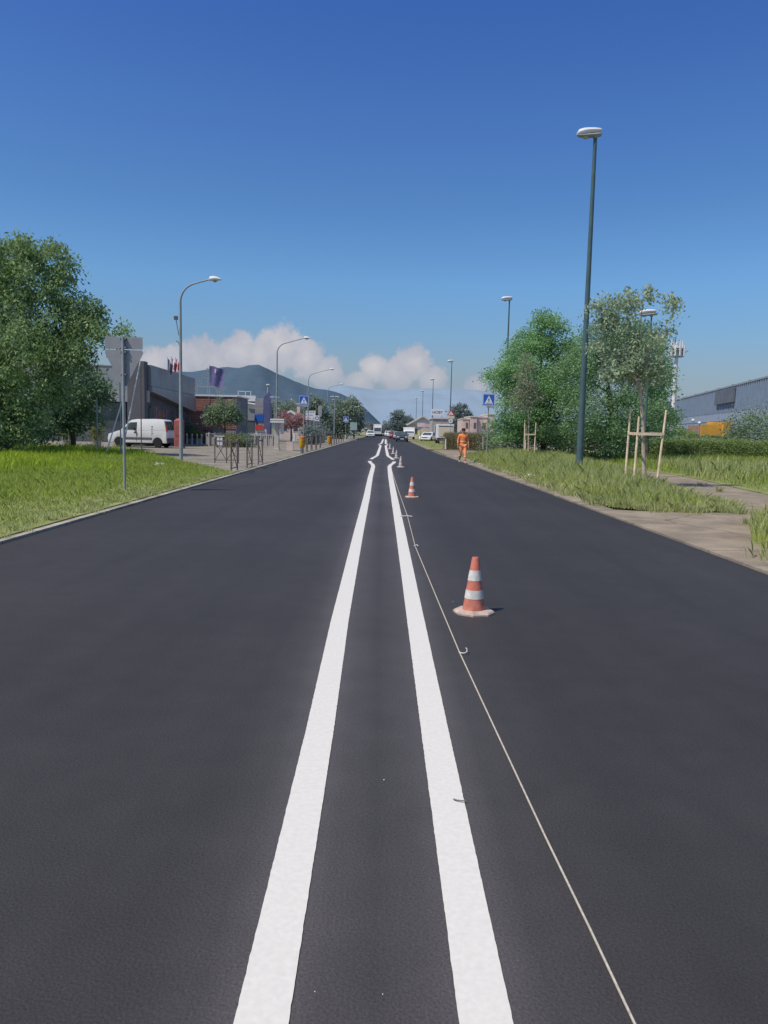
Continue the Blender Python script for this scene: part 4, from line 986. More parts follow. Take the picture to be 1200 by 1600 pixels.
m = MB(); m.box(-.48, .48, -.05, .05, zt2(681), zt2(671)); m.build('board', 'signwhite', t, bevel=.01)
m = MB()
for r_ in range(3):
    for c_ in range(8): m.box(-.42 + c_ * .108, -.36 + c_ * .108, -.056, -.05, zt2(679.4) + r_ * .19, zt2(679.4) + r_ * .19 + .07)
m.build('rows_of_marks', 'cladding', t)
m = MB(); m.prism([(-.55, zt2(670.8)), (.3, zt2(670.8)), (.05, zt2(664)), (-.4, zt2(664))], -.3, .3); m.build('red_roof', 'redsign', t)
for x in (-.4, .4): m = MB(); m.box(x - .04, x + .04, -.04, .04, 0, zt2(681)); m.build('leg', 'steel', t)
p = at(418.5, 680, 84); t = thing('capped_lamp_pole', 'tall pale lamp pole with flat cap above the navy totem', 'chimney', (p.x, 84, .05)); hz = at(418, 602, 84).z - .05  # street lamp top, modelled as a capped pipe
m = MB(); m.tube([(0, 0, 0), (0, 0, hz)], .11, 12); m.build('pipe', 'lampgrey', t, smooth=True); m = MB(); m.lathe([(.22, 0), (.22, .07), (.05, .12)], 14); m.build('cap', 'white', t, loc=(0, 0, hz))
# terrace fence with pale posts
a_, b_ = at(322, 680, 60), at(430, 680, 60)
t = thing('terrace_fence', 'low brown terrace fence with pale posts and white rail', 'fence', (a_.x, 60, .05)); Lf = b_.x - a_.x
m = MB(); m.box(0, Lf, -.04, .04, .92, 1.0); m.build('rail', 'pot', t); m = MB(); m.box(0, Lf, .045, .075, .12, .88); m.build('panel', 'brownwall', t)
for i in range(12): m = MB(); x = Lf * (i + .5) / 12; m.box(x - .045, x + .045, -.06, .06, 0, 1.08); m.build('post', 'pot', t, bevel=.01)
for i, px in enumerate((292, 300, 308, 315, 322)):
    p = at(px, 680, 64); m = MB(); m.lathe([(.07, 0), (.06, .7), (.075, .72), (.075, .85), (.02, .9)], 10)
    tag(m.build('white_bollard', 'white', loc=(p.x, 64, .05), smooth=True), ['white bollard right beside the red column, first from left', 'white bollard second from left in the row before the slatted building', 'white bollard at the middle of the row before the slatted building', 'white bollard fourth from left in the row before the slatted building', 'white bollard at the right end of the row, by the terrace fence'][i], 'bollard', 'white bollards before the slatted building')
p = at(344, 680, 57); t = thing('white_cabinet', 'white slatted cabinet standing by the terrace fence', 'cabinet', (p.x, 57, .05))
m = MB(); m.box(-.28, .28, -.15, .15, .08, .8); m.build('case', 'cladding', t, bevel=.01)
for z in (.15, .52):
    for x in (-.2, .02): m = MB(); m.box(x, x + .18, -.165, -.151, z, z + .26); m.build('door_panel', 'white', t)
m = MB(); m.box(-.33, .33, -.2, .2, .805, .86); m.build('top', 'white', t)
for x in (-.22, .22): m = MB(); m.box(x - .03, x + .03, -.1, .1, 0, .08); m.build('foot', 'cladding', t)
# gatehouse
p = at(431, 680, 53); t = thing('gatehouse', 'small pale gate pillar with flat overhanging roof and white banner', 'gatehouse', (p.x, 53, .05)); zg = lambda py: at(431, py, 53).z - .05
m = MB(); m.box(-.1, .22, -.2, .2, 0, zg(661)); m.box(-.16, .28, -.26, .26, 0, .12); m.build('pillar', 'pot', t, bevel=.01)
m = MB(); m.box(-.32, .62, -.5, .5, zg(660.6), zg(658)); m.box(-.32, .62, -.5, .5, zg(657), zg(654.5)); m.box(-.2, .5, -.4, .4, zg(658), zg(657)); m.build('roof', 'white', t, bevel=.01)
m = MB(); m.box(.32, .55, -.03, .03, zg(678), zg(660.7)); m.build('banner', 'white', t)
m = MB(); m.box(.75, 1.2, -.1, .1, 0, .62); m.build('low_wall', 'pinkwall', t, bevel=.01)
m = MB(); m.box(1.15, 1.33, -.12, .12, .63, 1.15); m.build('letter_box', 'white', t, bevel=.01)
for k_ in range(6): m = MB(); x = -.95 + k_ * .14; m.box(x, x + .04, -.02, .02, 0, .95); m.build('fence_bar', 'pot', t)
# villa
def house(name, label, loc, W_, D_, H_, rise, wall, roof, wins=(), group=None, rotz=0, barge=None):
    t = thing(name, label, 'house', loc, rotz, group)
    m = MB(); m.box(-W_ / 2, W_ / 2, 0, D_, 0, H_); m.prism([(-W_ / 2, H_), (W_ / 2, H_), (0, H_ + rise)], .002, D_ - .002); m.build('wall', wall, t)
    m = MB()
    for s_ in (-1, 1):
        x1 = s_ * (W_ / 2 + .4); z1 = H_ - .4 * rise / (W_ / 2)
        m.prism([(0, H_ + rise + .01), (x1, z1 + .01), (x1, z1 + .16), (0, H_ + rise + .18)], -.5, D_ + .4)
    m.build('roof', roof, t)
    if barge:
        m = MB()
        for s_ in (-1, 1):
            x1 = s_ * (W_ / 2 + .42); z1 = H_ - .42 * rise / (W_ / 2); m.prism([(0, H_ + rise - .12), (x1, z1 - .12), (x1, z1 + .2), (0, H_ + rise + .22)], -.58, -.51)
        m.build('barge_board', barge, t)
    for (x, z, w_, h_) in wins:
        m = MB(); m.box(x, x + w_, -.03, .02, z, z + h_); f = m.build('window', 'white', t); m = MB(); m.box(x + .08, x + w_ - .08, -.045, -.031, z + .08, z + h_ - .08); m.build('pane', 'bglass', f)
    return t
p = at(454, 680, 108); t = house('villa', 'pinkish villa with white edged gable roof behind the plum tree', (p.x, 108, .05), 3.6, 9, 2.75, 1.1, 'pinkwall', 'rooftile', [(-1.2, 1.0, .8, 1.2), (.3, 1.0, .8, 1.2)], barge='white')
m = MB(); m.box(.5, .95, 3, 3.5, 3.3, 5.0); m.box(.42, 1.03, 2.9, 3.6, 4.9, 5.08); m.build('chimney', 'pinkwall', t)
p = at(567, 680, 235); house('far_house', 'small far house with red tiled roof at the left end of the road', (p.x, 235, 0), 5, 7, 2.4, 1.2, 'cream', 'rooftile', [(-1.5, .9, .9, 1.1), (.6, .9, .9, 1.1)])
p = at(556, 680, 250); house('far_house', 'second far house with pale wall left of the red roofed far house', (p.x, 250, 0), 5.5, 7, 2.8, 1.2, 'white', 'rooftile', [(-1.6, 1, .9, 1.1), (.5, 1, .9, 1.1)])

# pedestrian crossing signs
def ped_sign(label, base, zc_, size, group='blue pedestrian crossing signs'):
    t = thing('crossing_sign', label, 'road sign', base, 0, group); z = zc_ - base[2]; a = size / 2
    m = MB(); m.tube([(0, 0, -.1), (0, 0, z + a * .9)], .03, 10); m.build('post', 'steel', t, smooth=True)
    pl = MB(); pl.box(-a, a, -.05, -.034, z - a, z + a); pl = pl.build('plate', 'signblue', t, bevel=.006)
    m = MB()
    for x0, x1, z0, z1 in ((-a + .012, a - .012, a - .03, a - .012), (-a + .012, a - .012, -a + .012, -a + .03), (-a + .012, -a + .03, -a + .03, a - .03), (a - .03, a - .012, -a + .03, a - .03)): m.box(x0, x1, -.0535, -.0505, z + z0, z + z1)
    m.build('white_border', 'signwhite', pl)
    m = MB(); m.prism([(-a * .74, z - a * .72), (a * .74, z - a * .72), (0, z + a * .74)], -.054, -.0505); m.build('white_triangle', 'signwhite', pl)
    m = MB(); S_ = a
    fig = [[(-.03, .28), (.03, .28), (.06, .22), (.03, .16), (-.03, .16), (-.06, .22)], [(-.06, .14), (.06, .14), (.05, -.14), (-.05, -.14)], [(.05, .13), (.2, -.03), (.16, -.06), (.03, .05)], [(-.05, .13), (-.19, -.02), (-.15, -.06), (-.03, .04)], [(.0, -.14), (.05, -.14), (.2, -.46), (.13, -.46)], [(-.05, -.14), (.01, -.14), (-.13, -.46), (-.2, -.46)]]
    for poly in fig: m.prism([(x * S_, z + (zz) * S_) for x, zz in poly], -.057, -.0545)
    for k_ in range(5): x = -.5 + k_ * .22; m.prism([(x * S_, z - .66 * S_), ((x + .13) * S_, z - .66 * S_), ((x + .11) * S_, z - .5 * S_), ((x + .03) * S_, z - .5 * S_)], -.057, -.0545)
    m.build('walking_figure', 'signblack', pl)
    m = MB(); m.box(-a * .35, a * .95, -.12, .05, z - a - .09, z - a - .02); m.build('lamp_bar', 'steel', t)
    return t
p = at(475, 626, 49); ped_sign('blue pedestrian crossing sign on the left pavement above the first yellow bin', (p.x, 49, .05), p.z, .62)
p = at(540.5, 655, 86); ped_sign('small far blue crossing sign among the left barriers', (p.x, 86, .05), p.z, .62)
p = at(764.5, 625, 43); g = at(762, 718, 43); ped_sign('blue pedestrian crossing sign on the right verge beside the orange worker', (p.x - .03, 43, .06), p.z, .66)
def bin_(label, px, py, Y):
    p = at(px, py, Y); t = thing('waste_bin', label, 'bin', (p.x, Y, .05), 0, 'yellow bins on the left pavement'); z = p.z - .05
    m = MB(); m.lathe([(.14, z - .32), (.17, z - .28), (.19, z + .22), (.20, z + .26)], 14, sq=.8); m.build('body', 'yellow', t, smooth=True)
    m = MB(); m.lathe([(.21, z + .262), (.2, z + .33), (.08, z + .37)], 14, sq=.8); m.build('lid', 'orange_d', t, smooth=True)
    m = MB(); m.tube([(0, .19, -.05), (0, .19, z + .3)], .03, 8); m.build('post', 'steel', t)
bin_('yellow waste bin at the foot of the first blue crossing sign', 472, 691, 47.5)
bin_('farther yellow waste bin between the two groups of barriers', 514.5, 688, 70)
# notice boards
def boards(label, px0, px1, pyt, pyb, Y, posts, mat='signwhite', name='notice_board', lines=True, txt=None):
    a_ = at(px0, pyb, Y); b_ = at(px1, pyt, Y); t = thing(name, label, 'sign', ((a_.x + b_.x) / 2, Y, .03)); hw = (b_.x - a_.x) / 2; z0, z1 = a_.z - .03, b_.z - .03
    m = MB(); m.box(-hw, hw, -.04, .0, z0, z1); m.build('panel', mat, t, bevel=.008)
    for f in posts: m = MB(); m.box(hw * f - .04, hw * f + .04, .002, .08, -.05, z1 - .05); m.build('post', 'steel', t)
    if lines:
        m = MB(); n = 3
        for r_ in range(n):
            zz = z0 + (z1 - z0) * (r_ + .35) / n
            for c_ in range(3):
                if (r_ * 3 + c_) % 4 != 1: m.box(-hw * .8 + c_ * hw * .55, -hw * .8 + c_ * hw * .55 + hw * .38, -.047, -.0405, zz, zz + (z1 - z0) * .14)
        m.build('printed_lines', 'cargrey', t)
    if txt: text_mesh('lettering', txt, (z1 - z0) * .62, 'screen', t, (0, -.046, (z0 + z1) / 2 - .02))
    return t
boards('narrow white notice board right of the first crossing sign post', 477.5, 481, 642, 656, 78, (0,))
boards('wide white notice board next to the narrow one beyond the first crossing sign', 482.3, 493, 642, 656, 78, (-.6, .6))
t = boards('small white square board with a dark ring, lowest of the notice boards', 491.5, 499, 649.5, 658, 76.5, (0,), lines=False)
m = MB(); n = 20; vs = [];
for r_ in (.12, .19):
    for y in (-.046, -.0405):
        for k_ in range(n): vs.append((r_ * math.cos(2 * PI * k_ / n), y, r_ * math.sin(2 * PI * k_ / n)))
fs = []
for k_ in range(n): k2 = (k_ + 1) % n; fs += [(k_, k2, 2 * n + k2, 2 * n + k_), (2 * n + k_, 2 * n + k2, 3 * n + k2, 3 * n + k_), (k_, n + k_, n + k2, k2)]
m.add(vs, fs); q = at(495.3, 653.5, 76.5); m.build('dark_ring', 'navy', t, loc=(0, 0, q.z - .03))
boards('tall pale grey banner board beyond the white notice boards', 497, 503, 634, 651, 95, (0,), 'fascia', lines=False)
boards('pale green road direction board at the end of the left barriers', 547, 558, 660, 672, 105, (-.7, .7), 'signgreen', 'direction_board', False)

# St Andrew cross pedestrian barriers
def barrier(panels=1, lp=1.3, h=1.0):
    t = thing('pedestrian_barrier', '', 'barrier', (0, 0, 0), 0, 'brown cross braced pedestrian barriers'); tot = panels * lp
    for k_ in range(panels + 1): m = MB(); m.tube([(k_ * lp - tot / 2, 0, -.05), (k_ * lp - tot / 2, 0, h)], .028, 8); m.lathe([(.04, 0), (.03, .05), (.005, .065)], 8, c=(k_ * lp - tot / 2, 0, h)); m.build('post', 'barrier', t, smooth=True)
    m = MB(); m.bar((-tot / 2, 0, h - .06), (tot / 2, 0, h - .06), .04); m.build('top_rail', 'barrier', t); m = MB(); m.bar((-tot / 2, 0, .12), (tot / 2, 0, .12), .03); m.build('bottom_rail', 'barrier', t)
    m = MB()
    for k_ in range(panels):
        x0 = k_ * lp - tot / 2 + .03; x1 = x0 + lp - .06; m.bar((x0, -.012, .15), (x1, -.012, h - .1), .022, .03); m.bar((x0, .014, h - .1), (x1, .014, .15), .022, .03)
    m.build('cross_brace', 'barrier', t); return t
b2 = barrier(2, .5, 1.0); p = at(354, 700, 32.6); b2.location = (p.x, 32.6, .05); b2['label'] = 'double cross braced barrier seen face on beside the nearest lamp'
b1 = barrier(1, 1.35, 1.05)
spots = [(26.3, 'cross braced barrier on the left kerb where the grass ends, nearest'), (29.3, 'cross braced barrier on the left kerb, second from the grass'), (31.9, 'cross braced barrier on the left kerb, third from the grass'),
         (47.6, 'cross braced barrier just past the first yellow bin'), (50.6, 'second cross braced barrier past the first yellow bin'), (53.8, 'third cross braced barrier past the first yellow bin'), (57.2, 'fourth cross braced barrier past the first yellow bin'), (60.8, 'last barrier of the group past the first yellow bin'),
         (73, 'first barrier past the second yellow bin'), (76.5, 'second barrier past the second yellow bin'), (80, 'third barrier past the second yellow bin'), (84, 'fourth barrier past the second yellow bin'), (88.5, 'fifth barrier past the second yellow bin'), (93, 'last barrier of the left row, nearest the direction board')]
for i, (Y, lab) in enumerate(spots):
    o = b1 if i == 0 else dup(b1, lab, (0, 0, 0))
    o['label'] = lab; o.location = (le(Y) - .33, Y + .7, .05); o.rotation_euler.z = PI / 2 + rad(2)
p = at(554.3, 686, 96); m = MB(); m.lathe([(.06, 0), (.055, .8), (.02, .85)], 10); tag(m.build('white_bollard', 'white', loc=(le(96) - .3, 97, .05), smooth=True), 'lone white bollard at the end of the left barriers', 'bollard')

# ------------------------------------------------------------------ right-hand buildings and signs
p = at(660, 680, 150); t = house('gabled_house', 'pale cream gabled house beside the far right lamps', (p.x, 150, 0), 5.2, 10, 2.9, 1.5, 'cream', 'rooflight', [(-1.9, .9, 1.0, 1.2), (.5, .9, 1.3, 1.6)], barge='rooflight')
m = MB(); m.prism([(-2.4, 2.95), (2.4, 2.95), (0, 4.25)], -.06, -.02); m.build('pale_gable', 'white', t)
for z in (.5, 1.5, 2.3): m = MB(); m.box(.35, 1.9, -.35, -.1, z, z + .7); m.build('pale_sign_panel', 'pinkwall', t)
t = thing('brown_building', 'flat brownish grey building under the white shop sign', 'building', (at(675, 680, 135).x, 135, 0))
m = MB(); m.box(0, 5.2, 0, 9, 0, 3.7); m.build('wall', 'brownwall', t); m = MB(); m.box(-.15, 5.35, -.15, 9.1, 3.72, 3.95); m.build('roof_edge', 'pinkwall', t)
for k_ in range(3): m = MB(); x = .4 + k_ * 1.6; m.box(x, x + 1.1, -.03, .02, 1.2, 2.6); f = m.build('window', 'white', t); m = MB(); m.box(x + .1, x + 1.0, -.05, -.031, 1.3, 2.5); m.build('pane', 'bglass', f)
boards('big white shop sign board with dark lettering on posts above the brown building', 673.5, 694, 639.5, 649, 130, (-.7, .7), 'signwhite', 'shop_sign', False, 'HOBY')
# warning sign stack
p = at(704.5, 646, 88); t = thing('warning_sign', 'post with red bordered triangle sign, pale panel and small round sign', 'road sign', (p.x, 88, .05)); zc_ = lambda py: at(704.5, py, 88).z - .05
m = MB(); m.tube([(0, 0, -.1), (0, 0, zc_(641))], .035, 10); m.build('post', 'steel', t, smooth=True)
pl = MB(); pl.prism([(-.46, zc_(649.2)), (.46, zc_(649.2)), (0, zc_(639.5))], -.05, -.036); pl = pl.build('red_triangle', 'signred', t)
m = MB(); m.prism([(-.28, zc_(648)), (.28, zc_(648)), (0, zc_(642.5))], -.054, -.051); m.build('white_field', 'signwhite', pl)
m = MB(); m.box(-.03, .03, -.058, -.0545, zc_(646.8), zc_(644.5)); m.build('black_symbol', 'signblack', pl)
m = MB(); m.box(-.42, .42, -.05, -.036, zc_(654), zc_(650)); m.build('pale_panel', 'cream', t, bevel=.01)
m = MB(); m.lathe([(.24, 0), (.24, .014)], 22); o = m.build('round_plate', 'signwhite', t, loc=(0, -.04, zc_(658))); o.rotation_euler.x = PI / 2
m2 = MB(); m2.lathe([(.11, 0), (.11, .004)], 18); o2 = m2.build('round_symbol', 'cargrey', o); o2.location.z = .0155
p = at(655, 677, 108); t = thing('yellow_sign', 'small pale yellow box sign on a post at the far right verge', 'sign', (p.x, 108, .06))
m = MB(); m.box(-.2, .15, -.1, .1, p.z - .4, p.z + .3); m.build('panel', 'paleyellow', t, bevel=.02); m = MB(); m.tube([(.2, .12, -.1), (.2, .12, p.z + .7)], .03, 8); m.build('post', 'steel', t)
boards('small white and blue shop plate in front of the cream gabled house', 652, 664, 661, 667, 145, (-.8, .8), 'whitecloth', 'shop_sign', False)
# pink apartment house
P0 = at(722, 680, 112); t = thing('pink_apartments', 'pinkish apartment house with dark windows behind the hedge and worker', 'building', (P0.x, 112, 0))
for x0, x1, d0, h_ in ((0, .95, .0, 3.4), (1.05, 2.0, -.8, 3.75), (2.1, 3.5, -.3, 3.7), (3.55, 4.6, -1.2, 4.1)):
    m = MB(); m.box(x0, x1, d0, 8, 0, h_); m.build('wall', 'pinkwall', t); m = MB(); m.box(x0 - .06, x1 + .06, d0 - .1, 8, h_ + .002, h_ + .14); m.build('roof_edge', 'cream', t)
    m = MB(); xm = (x0 + x1) / 2; m.box(xm, xm + (x1 - x0) * .38, d0 - .03, d0 + .02, 2.1, 2.95); f = m.build('window', 'slat', t); m = MB(); m.box(xm + .06, xm + (x1 - x0) * .38 - .06, d0 - .045, d0 - .031, 2.16, 2.9); m.build('pane', 'bglass', f)
def bushrow(lab, px, Y, rx, rz, mat, name='bush', n=40, base=0, l=.3):
    p = at(px, 680, Y); tree(name, lab, (p.x, Y, base), [(p.x, Y, rz * .95, rx, rx * .8, rz)], n, 50, rx * .22, l, l * .55, mat, .06, limbs=4, cat='bush', droop=.2)
bushrow('grey green bush left of centre before the pink apartments', 728, 100, 1.0, .9, 'l_fardark', l=.2)
bushrow('olive bush in the middle before the pink apartments', 741, 98, .9, .85, 'l_far', l=.2)
bushrow('dark bush before the right end of the pink apartments', 757, 96, 1.3, 1.0, 'l_fardark', l=.2)
box_bush('clipped_hedge', 'olive brown clipped hedge behind the orange worker', at(697, 690, 68).xy.to_3d() + Vector((0, 0, .05)), at(776, 690, 66).xy.to_3d() + Vector((0, 0, .05)), .9, 1.28, 'l_olive', 2600, .09, core='earth')
p = at(755, 690, 64.5); pole('grey concrete post at the right end of the olive hedge', (p.x, 64.5, .02), (p.x, 64.5, 1.45), .09, 'rust', 'concrete_post', 'post')
p = at(696.5, 690, 66.2); pole('short pale post at the left end of the olive hedge', (p.x, 66.2, .06), (p.x, 66.2, .95), .06, 'white', 'pale_post', 'post')
# blue warehouse
e0 = at(1048, 629, 158); e1 = at(1200, 589, 90); wd_ = Vector((e1.x - e0.x, e1.y - e0.y, 0)); WLn = wd_.length * 1.5; wa = math.atan2(wd_.y, wd_.x); WH = (e0.z + e1.z) / 2
t = thing('blue_warehouse', 'long blue corrugated warehouse with dark billboard at the right', 'building', (e0.x, e0.y, 0), wa)
m = MB()
for i in range(int(WLn / .5)): m.box(i * .5, i * .5 + .5, -.09 if i % 2 else 0, .3, 5.2, WH)
m.build('corrugated_wall', 'bluewall', t)
m = MB(); m.box(.1, WLn - .1, .06, 40, 0, WH - .1); m.build('wall', 'bluelow', t)
m = MB(); m.box(-.1, WLn, -.14, .5, WH + .002, WH + .22); m.box(-.1, WLn, .52, 40, WH - .08, WH + .1); m.build('roof_edge', 'fasciad', t)
m = MB(); m.box(0, WLn, -.02, .05, 4.0, 5.19); m.build('pale_band', 'bluelow', t)
m = MB(); m.box(-.25, -.11, -.16, .3, 0, WH + .2); m.build('end_post', 'grafwall', t)
def wallhit(px, py):
    d = ray(px, py); den = d[0] * wd_.y - d[1] * wd_.x; k_ = (e0.x * wd_.y - e0.y * wd_.x) / den; return ((d[0] * k_ - e0.x) * wd_.x + (d[1] * k_ - e0.y) * wd_.y) / wd_.length, EYE + d[2] * k_
(u0, zb0), (u1, zt1) = wallhit(1121, 633), wallhit(1151.5, 605)
m = MB(); m.box(u0, u1, -.45, -.15, zb0, zt1); m.build('billboard', 'screen', t, bevel=.06)
for k_ in range(9): m = MB(); m.box(4 + k_ * 9, 4.8 + k_ * 9, .6, 1.4, WH + .11, WH + .5); m.build('roof_vent', 'grafwall', t)
p0 = at(1097, 660, 66); p1 = at(1141, 660, 66)
t = thing('yellow_shed', 'ochre yellow shed roof in front of the blue warehouse', 'shed', (p0.x, 66, 0)); Ws = p1.x - p0.x
m = MB(); m.box(0, Ws * .66, 0, 3, 1.7, 2.62); m.build('side_panel', 'slat', t); mt_ = MB(); mt_.box(Ws * .67, Ws, -.5, 3, 1.7, 2.95); mt_.build('front_panel', 'ochre', t, bevel=.03)
mt_ = MB(); mt_.box(-.1, Ws * .66, -.12, -.01, 1.75, 2.68); mt_.build('fascia_board', 'ochre', t); mt_ = MB(); mt_.box(.05, Ws - .05, .1, 2.9, 0, 1.69); mt_.build('wall', 'graywall', t)
# mobile phone mast
p = at(1049, 600, 90); t = thing('phone_mast', 'white mobile phone mast with clustered antenna panels beyond the right trees', 'mast', (p.x + .4, 90, 0)); zt_ = at(1050, 560, 90).z; zh = at(1050, 534, 90).z
m = MB(); m.tube([(0, 0, -.1), (0, 0, zt_), (0, 0, zh)], [.28, .2, .12], 14); m.build('pole', 'white', t, smooth=True)
m = MB(); m.lathe([(.75, 0), (.8, .1), (.75, .12)], 20, c=(0, 0, zt_ + .15)); m.lathe([(.7, 0), (.7, .05)], 20, c=(0, 0, zt_ + 1.1)); m.build('platform', 'lampgrey', t)
for k_ in range(8):
    a = k_ * PI / 4 + .2; m = MB(); r_ = .82 if k_ % 2 else .7; hh = (1.75, 1.2)[k_ % 2]; m.box(-.11, .11, -.07, .07, zt_ + .25, zt_ + .25 + hh); o = m.build('antenna_panel', 'white', t, bevel=.03); o.location = (r_ * math.cos(a), r_ * math.sin(a), 0); o.rotation_euler.z = a + PI / 2
m = MB()
for k_ in range(8): a = k_ * PI / 4 + .2; m.bar((0, 0, zt_ + .9), (.75 * math.cos(a), .75 * math.sin(a), zt_ + .9), .05)
m.bar((.6, 0, zt_ + .5), (1.3, 0, zt_ + .9), .06); m.build('brackets', 'cladding', t)
# globe lamps
for px, py, Y, lab in ((1093, 661, 62, 'white globe lamp on a thin post behind the right hedge'), (1083, 657, 66, 'paler globe lamp left of the brighter one behind the right hedge')):
    p = at(px, py, Y); t = thing('globe_lamp', lab, 'lamp', (p.x, Y, 0), 0, 'globe lamps behind the right hedge'); m = MB(); m.tube([(0, 0, 0), (0, 0, p.z - .1)], .035, 8); m.build('post', 'steel', t, smooth=True)
    m = MB(); m.lathe([(.05, -.14), (.1, -.1), (.14, 0), (.1, .1), (.02, .14)], 16, c=(0, 0, p.z)); m.build('globe', 'lampwhite', t, smooth=True)

# ------------------------------------------------------------------ trees and shrubs
def bl(px, py, Y, rx, rz, ry=None): p = at(px, py, Y); return (p.x, p.y, p.z, rx, ry or rx, rz)
tree('walnut_tree', 'big spreading walnut tree with drooping leaves at the left edge', (at(10, 690, 38).x, 38, .05),
     [bl(-70, 470, 38, 3.6, 2.8), bl(40, 440, 38, 2.2, 1.9), bl(90, 500, 37.5, 2.0, 1.5), bl(130, 485, 38, 1.3, 1.1), bl(160, 512, 37.5, 1.1, .5), bl(20, 540, 36.5, 2.6, 1.8), bl(105, 555, 37, 1.7, 1.1), bl(-60, 580, 37, 3.2, 2.2), bl(35, 610, 36.5, 1.9, 1.5), bl(20, 655, 36, 1.5, .9), bl(-60, 660, 36, 2.6, 1.2), bl(60, 390, 38, 1.5, .65), bl(5, 388, 38, 1.4, .6), bl(100, 425, 38, .9, .6)],
     430, 165, .34, .215, .085, 'l_walnut', .28, droop=.9, limbs=16, inner=.4)
tree('dark_tree', 'dark shaded tree behind the walnut in front of the showroom', (at(115, 690, 46).x, 46, .05),
     [bl(110, 600, 46, 1.9, 1.8), bl(145, 615, 46, 1.1, 1.3), bl(80, 640, 46, 1.9, 1.4), bl(120, 650, 46, 1.2, .8)], 120, 80, .35, .26, .12, 'l_dark', .14, limbs=8)
tree('dark_tree', 'dark shrubby tree low at the left edge beneath the walnut', (at(10, 690, 44).x, 44, .05),
     [bl(10, 660, 44, 2.3, 1.3), bl(-60, 650, 44, 2.6, 1.7), bl(50, 670, 44, 1.2, .8)], 120, 70, .35, .26, .12, 'l_dark', .14, limbs=8)
tree('round_tree', 'round mid green tree in front of the slatted building', (at(352, 690, 60).x, 60, .05),
     [bl(348, 640, 60, 1.15, .95), bl(335, 652, 60, .8, .6), bl(364, 650, 60, .75, .6)], 90, 70, .22, .18, .09, 'l_round', .09, limbs=9)
bushrow('low green bush along the terrace fence under the round tree', 360, 58.6, 1.0, .55, 'l_yellow', l=.12)
bushrow('olive green bush at the right end of the terrace fence', 382, 58.9, .9, .5, 'l_round', l=.12)
bushrow('red leaved shrub beside the small pot near the slatted building', 320, 67.5, .5, .9, 'l_red', l=.14)
tree('plum_tree', 'red leaved plum tree in front of the pinkish villa', (at(455, 690, 84).x, 84, .05), [bl(455, 655, 84, 1.45, .8), bl(445, 650, 84, .8, .55), bl(468, 657, 84, .9, .6)], 60, 70, .25, .22, .12, 'l_red', .1, limbs=7)
bushrow('dark bush behind the first barriers past the yellow bin', 486, 74, 1.1, 1.0, 'l_fardark', l=.2)
bushrow('dark bush under the notice boards on the left', 498, 84, 1.6, 1.2, 'l_fardark', l=.2)
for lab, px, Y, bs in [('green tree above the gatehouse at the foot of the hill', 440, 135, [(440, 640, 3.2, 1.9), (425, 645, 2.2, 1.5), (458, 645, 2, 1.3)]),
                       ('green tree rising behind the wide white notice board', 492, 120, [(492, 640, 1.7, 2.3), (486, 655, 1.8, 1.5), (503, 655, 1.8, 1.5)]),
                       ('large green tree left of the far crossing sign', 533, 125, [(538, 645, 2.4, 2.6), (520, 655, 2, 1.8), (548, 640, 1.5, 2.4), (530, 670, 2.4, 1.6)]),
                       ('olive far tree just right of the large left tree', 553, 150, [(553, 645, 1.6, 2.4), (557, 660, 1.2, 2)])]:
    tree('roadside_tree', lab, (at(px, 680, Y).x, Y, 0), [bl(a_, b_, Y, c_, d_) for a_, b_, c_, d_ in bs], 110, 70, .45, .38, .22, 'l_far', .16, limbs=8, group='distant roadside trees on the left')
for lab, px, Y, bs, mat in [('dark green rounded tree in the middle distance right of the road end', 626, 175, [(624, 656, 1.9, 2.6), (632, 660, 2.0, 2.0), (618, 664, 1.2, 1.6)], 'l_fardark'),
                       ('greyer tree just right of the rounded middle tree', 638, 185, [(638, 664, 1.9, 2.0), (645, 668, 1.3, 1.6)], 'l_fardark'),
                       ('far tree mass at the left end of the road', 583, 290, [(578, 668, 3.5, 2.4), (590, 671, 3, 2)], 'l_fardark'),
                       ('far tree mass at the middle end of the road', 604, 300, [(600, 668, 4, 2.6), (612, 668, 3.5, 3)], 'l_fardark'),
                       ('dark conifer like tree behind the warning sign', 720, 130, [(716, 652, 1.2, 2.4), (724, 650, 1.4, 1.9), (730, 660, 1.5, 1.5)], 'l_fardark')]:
    tree('roadside_tree', lab, (at(px, 680, Y).x, Y, 0), [bl(a_, b_, Y, c_, d_) for a_, b_, c_, d_ in bs], 90, 70, .4, .4, .24, mat, .16, limbs=7, group='distant trees past the end of the road')
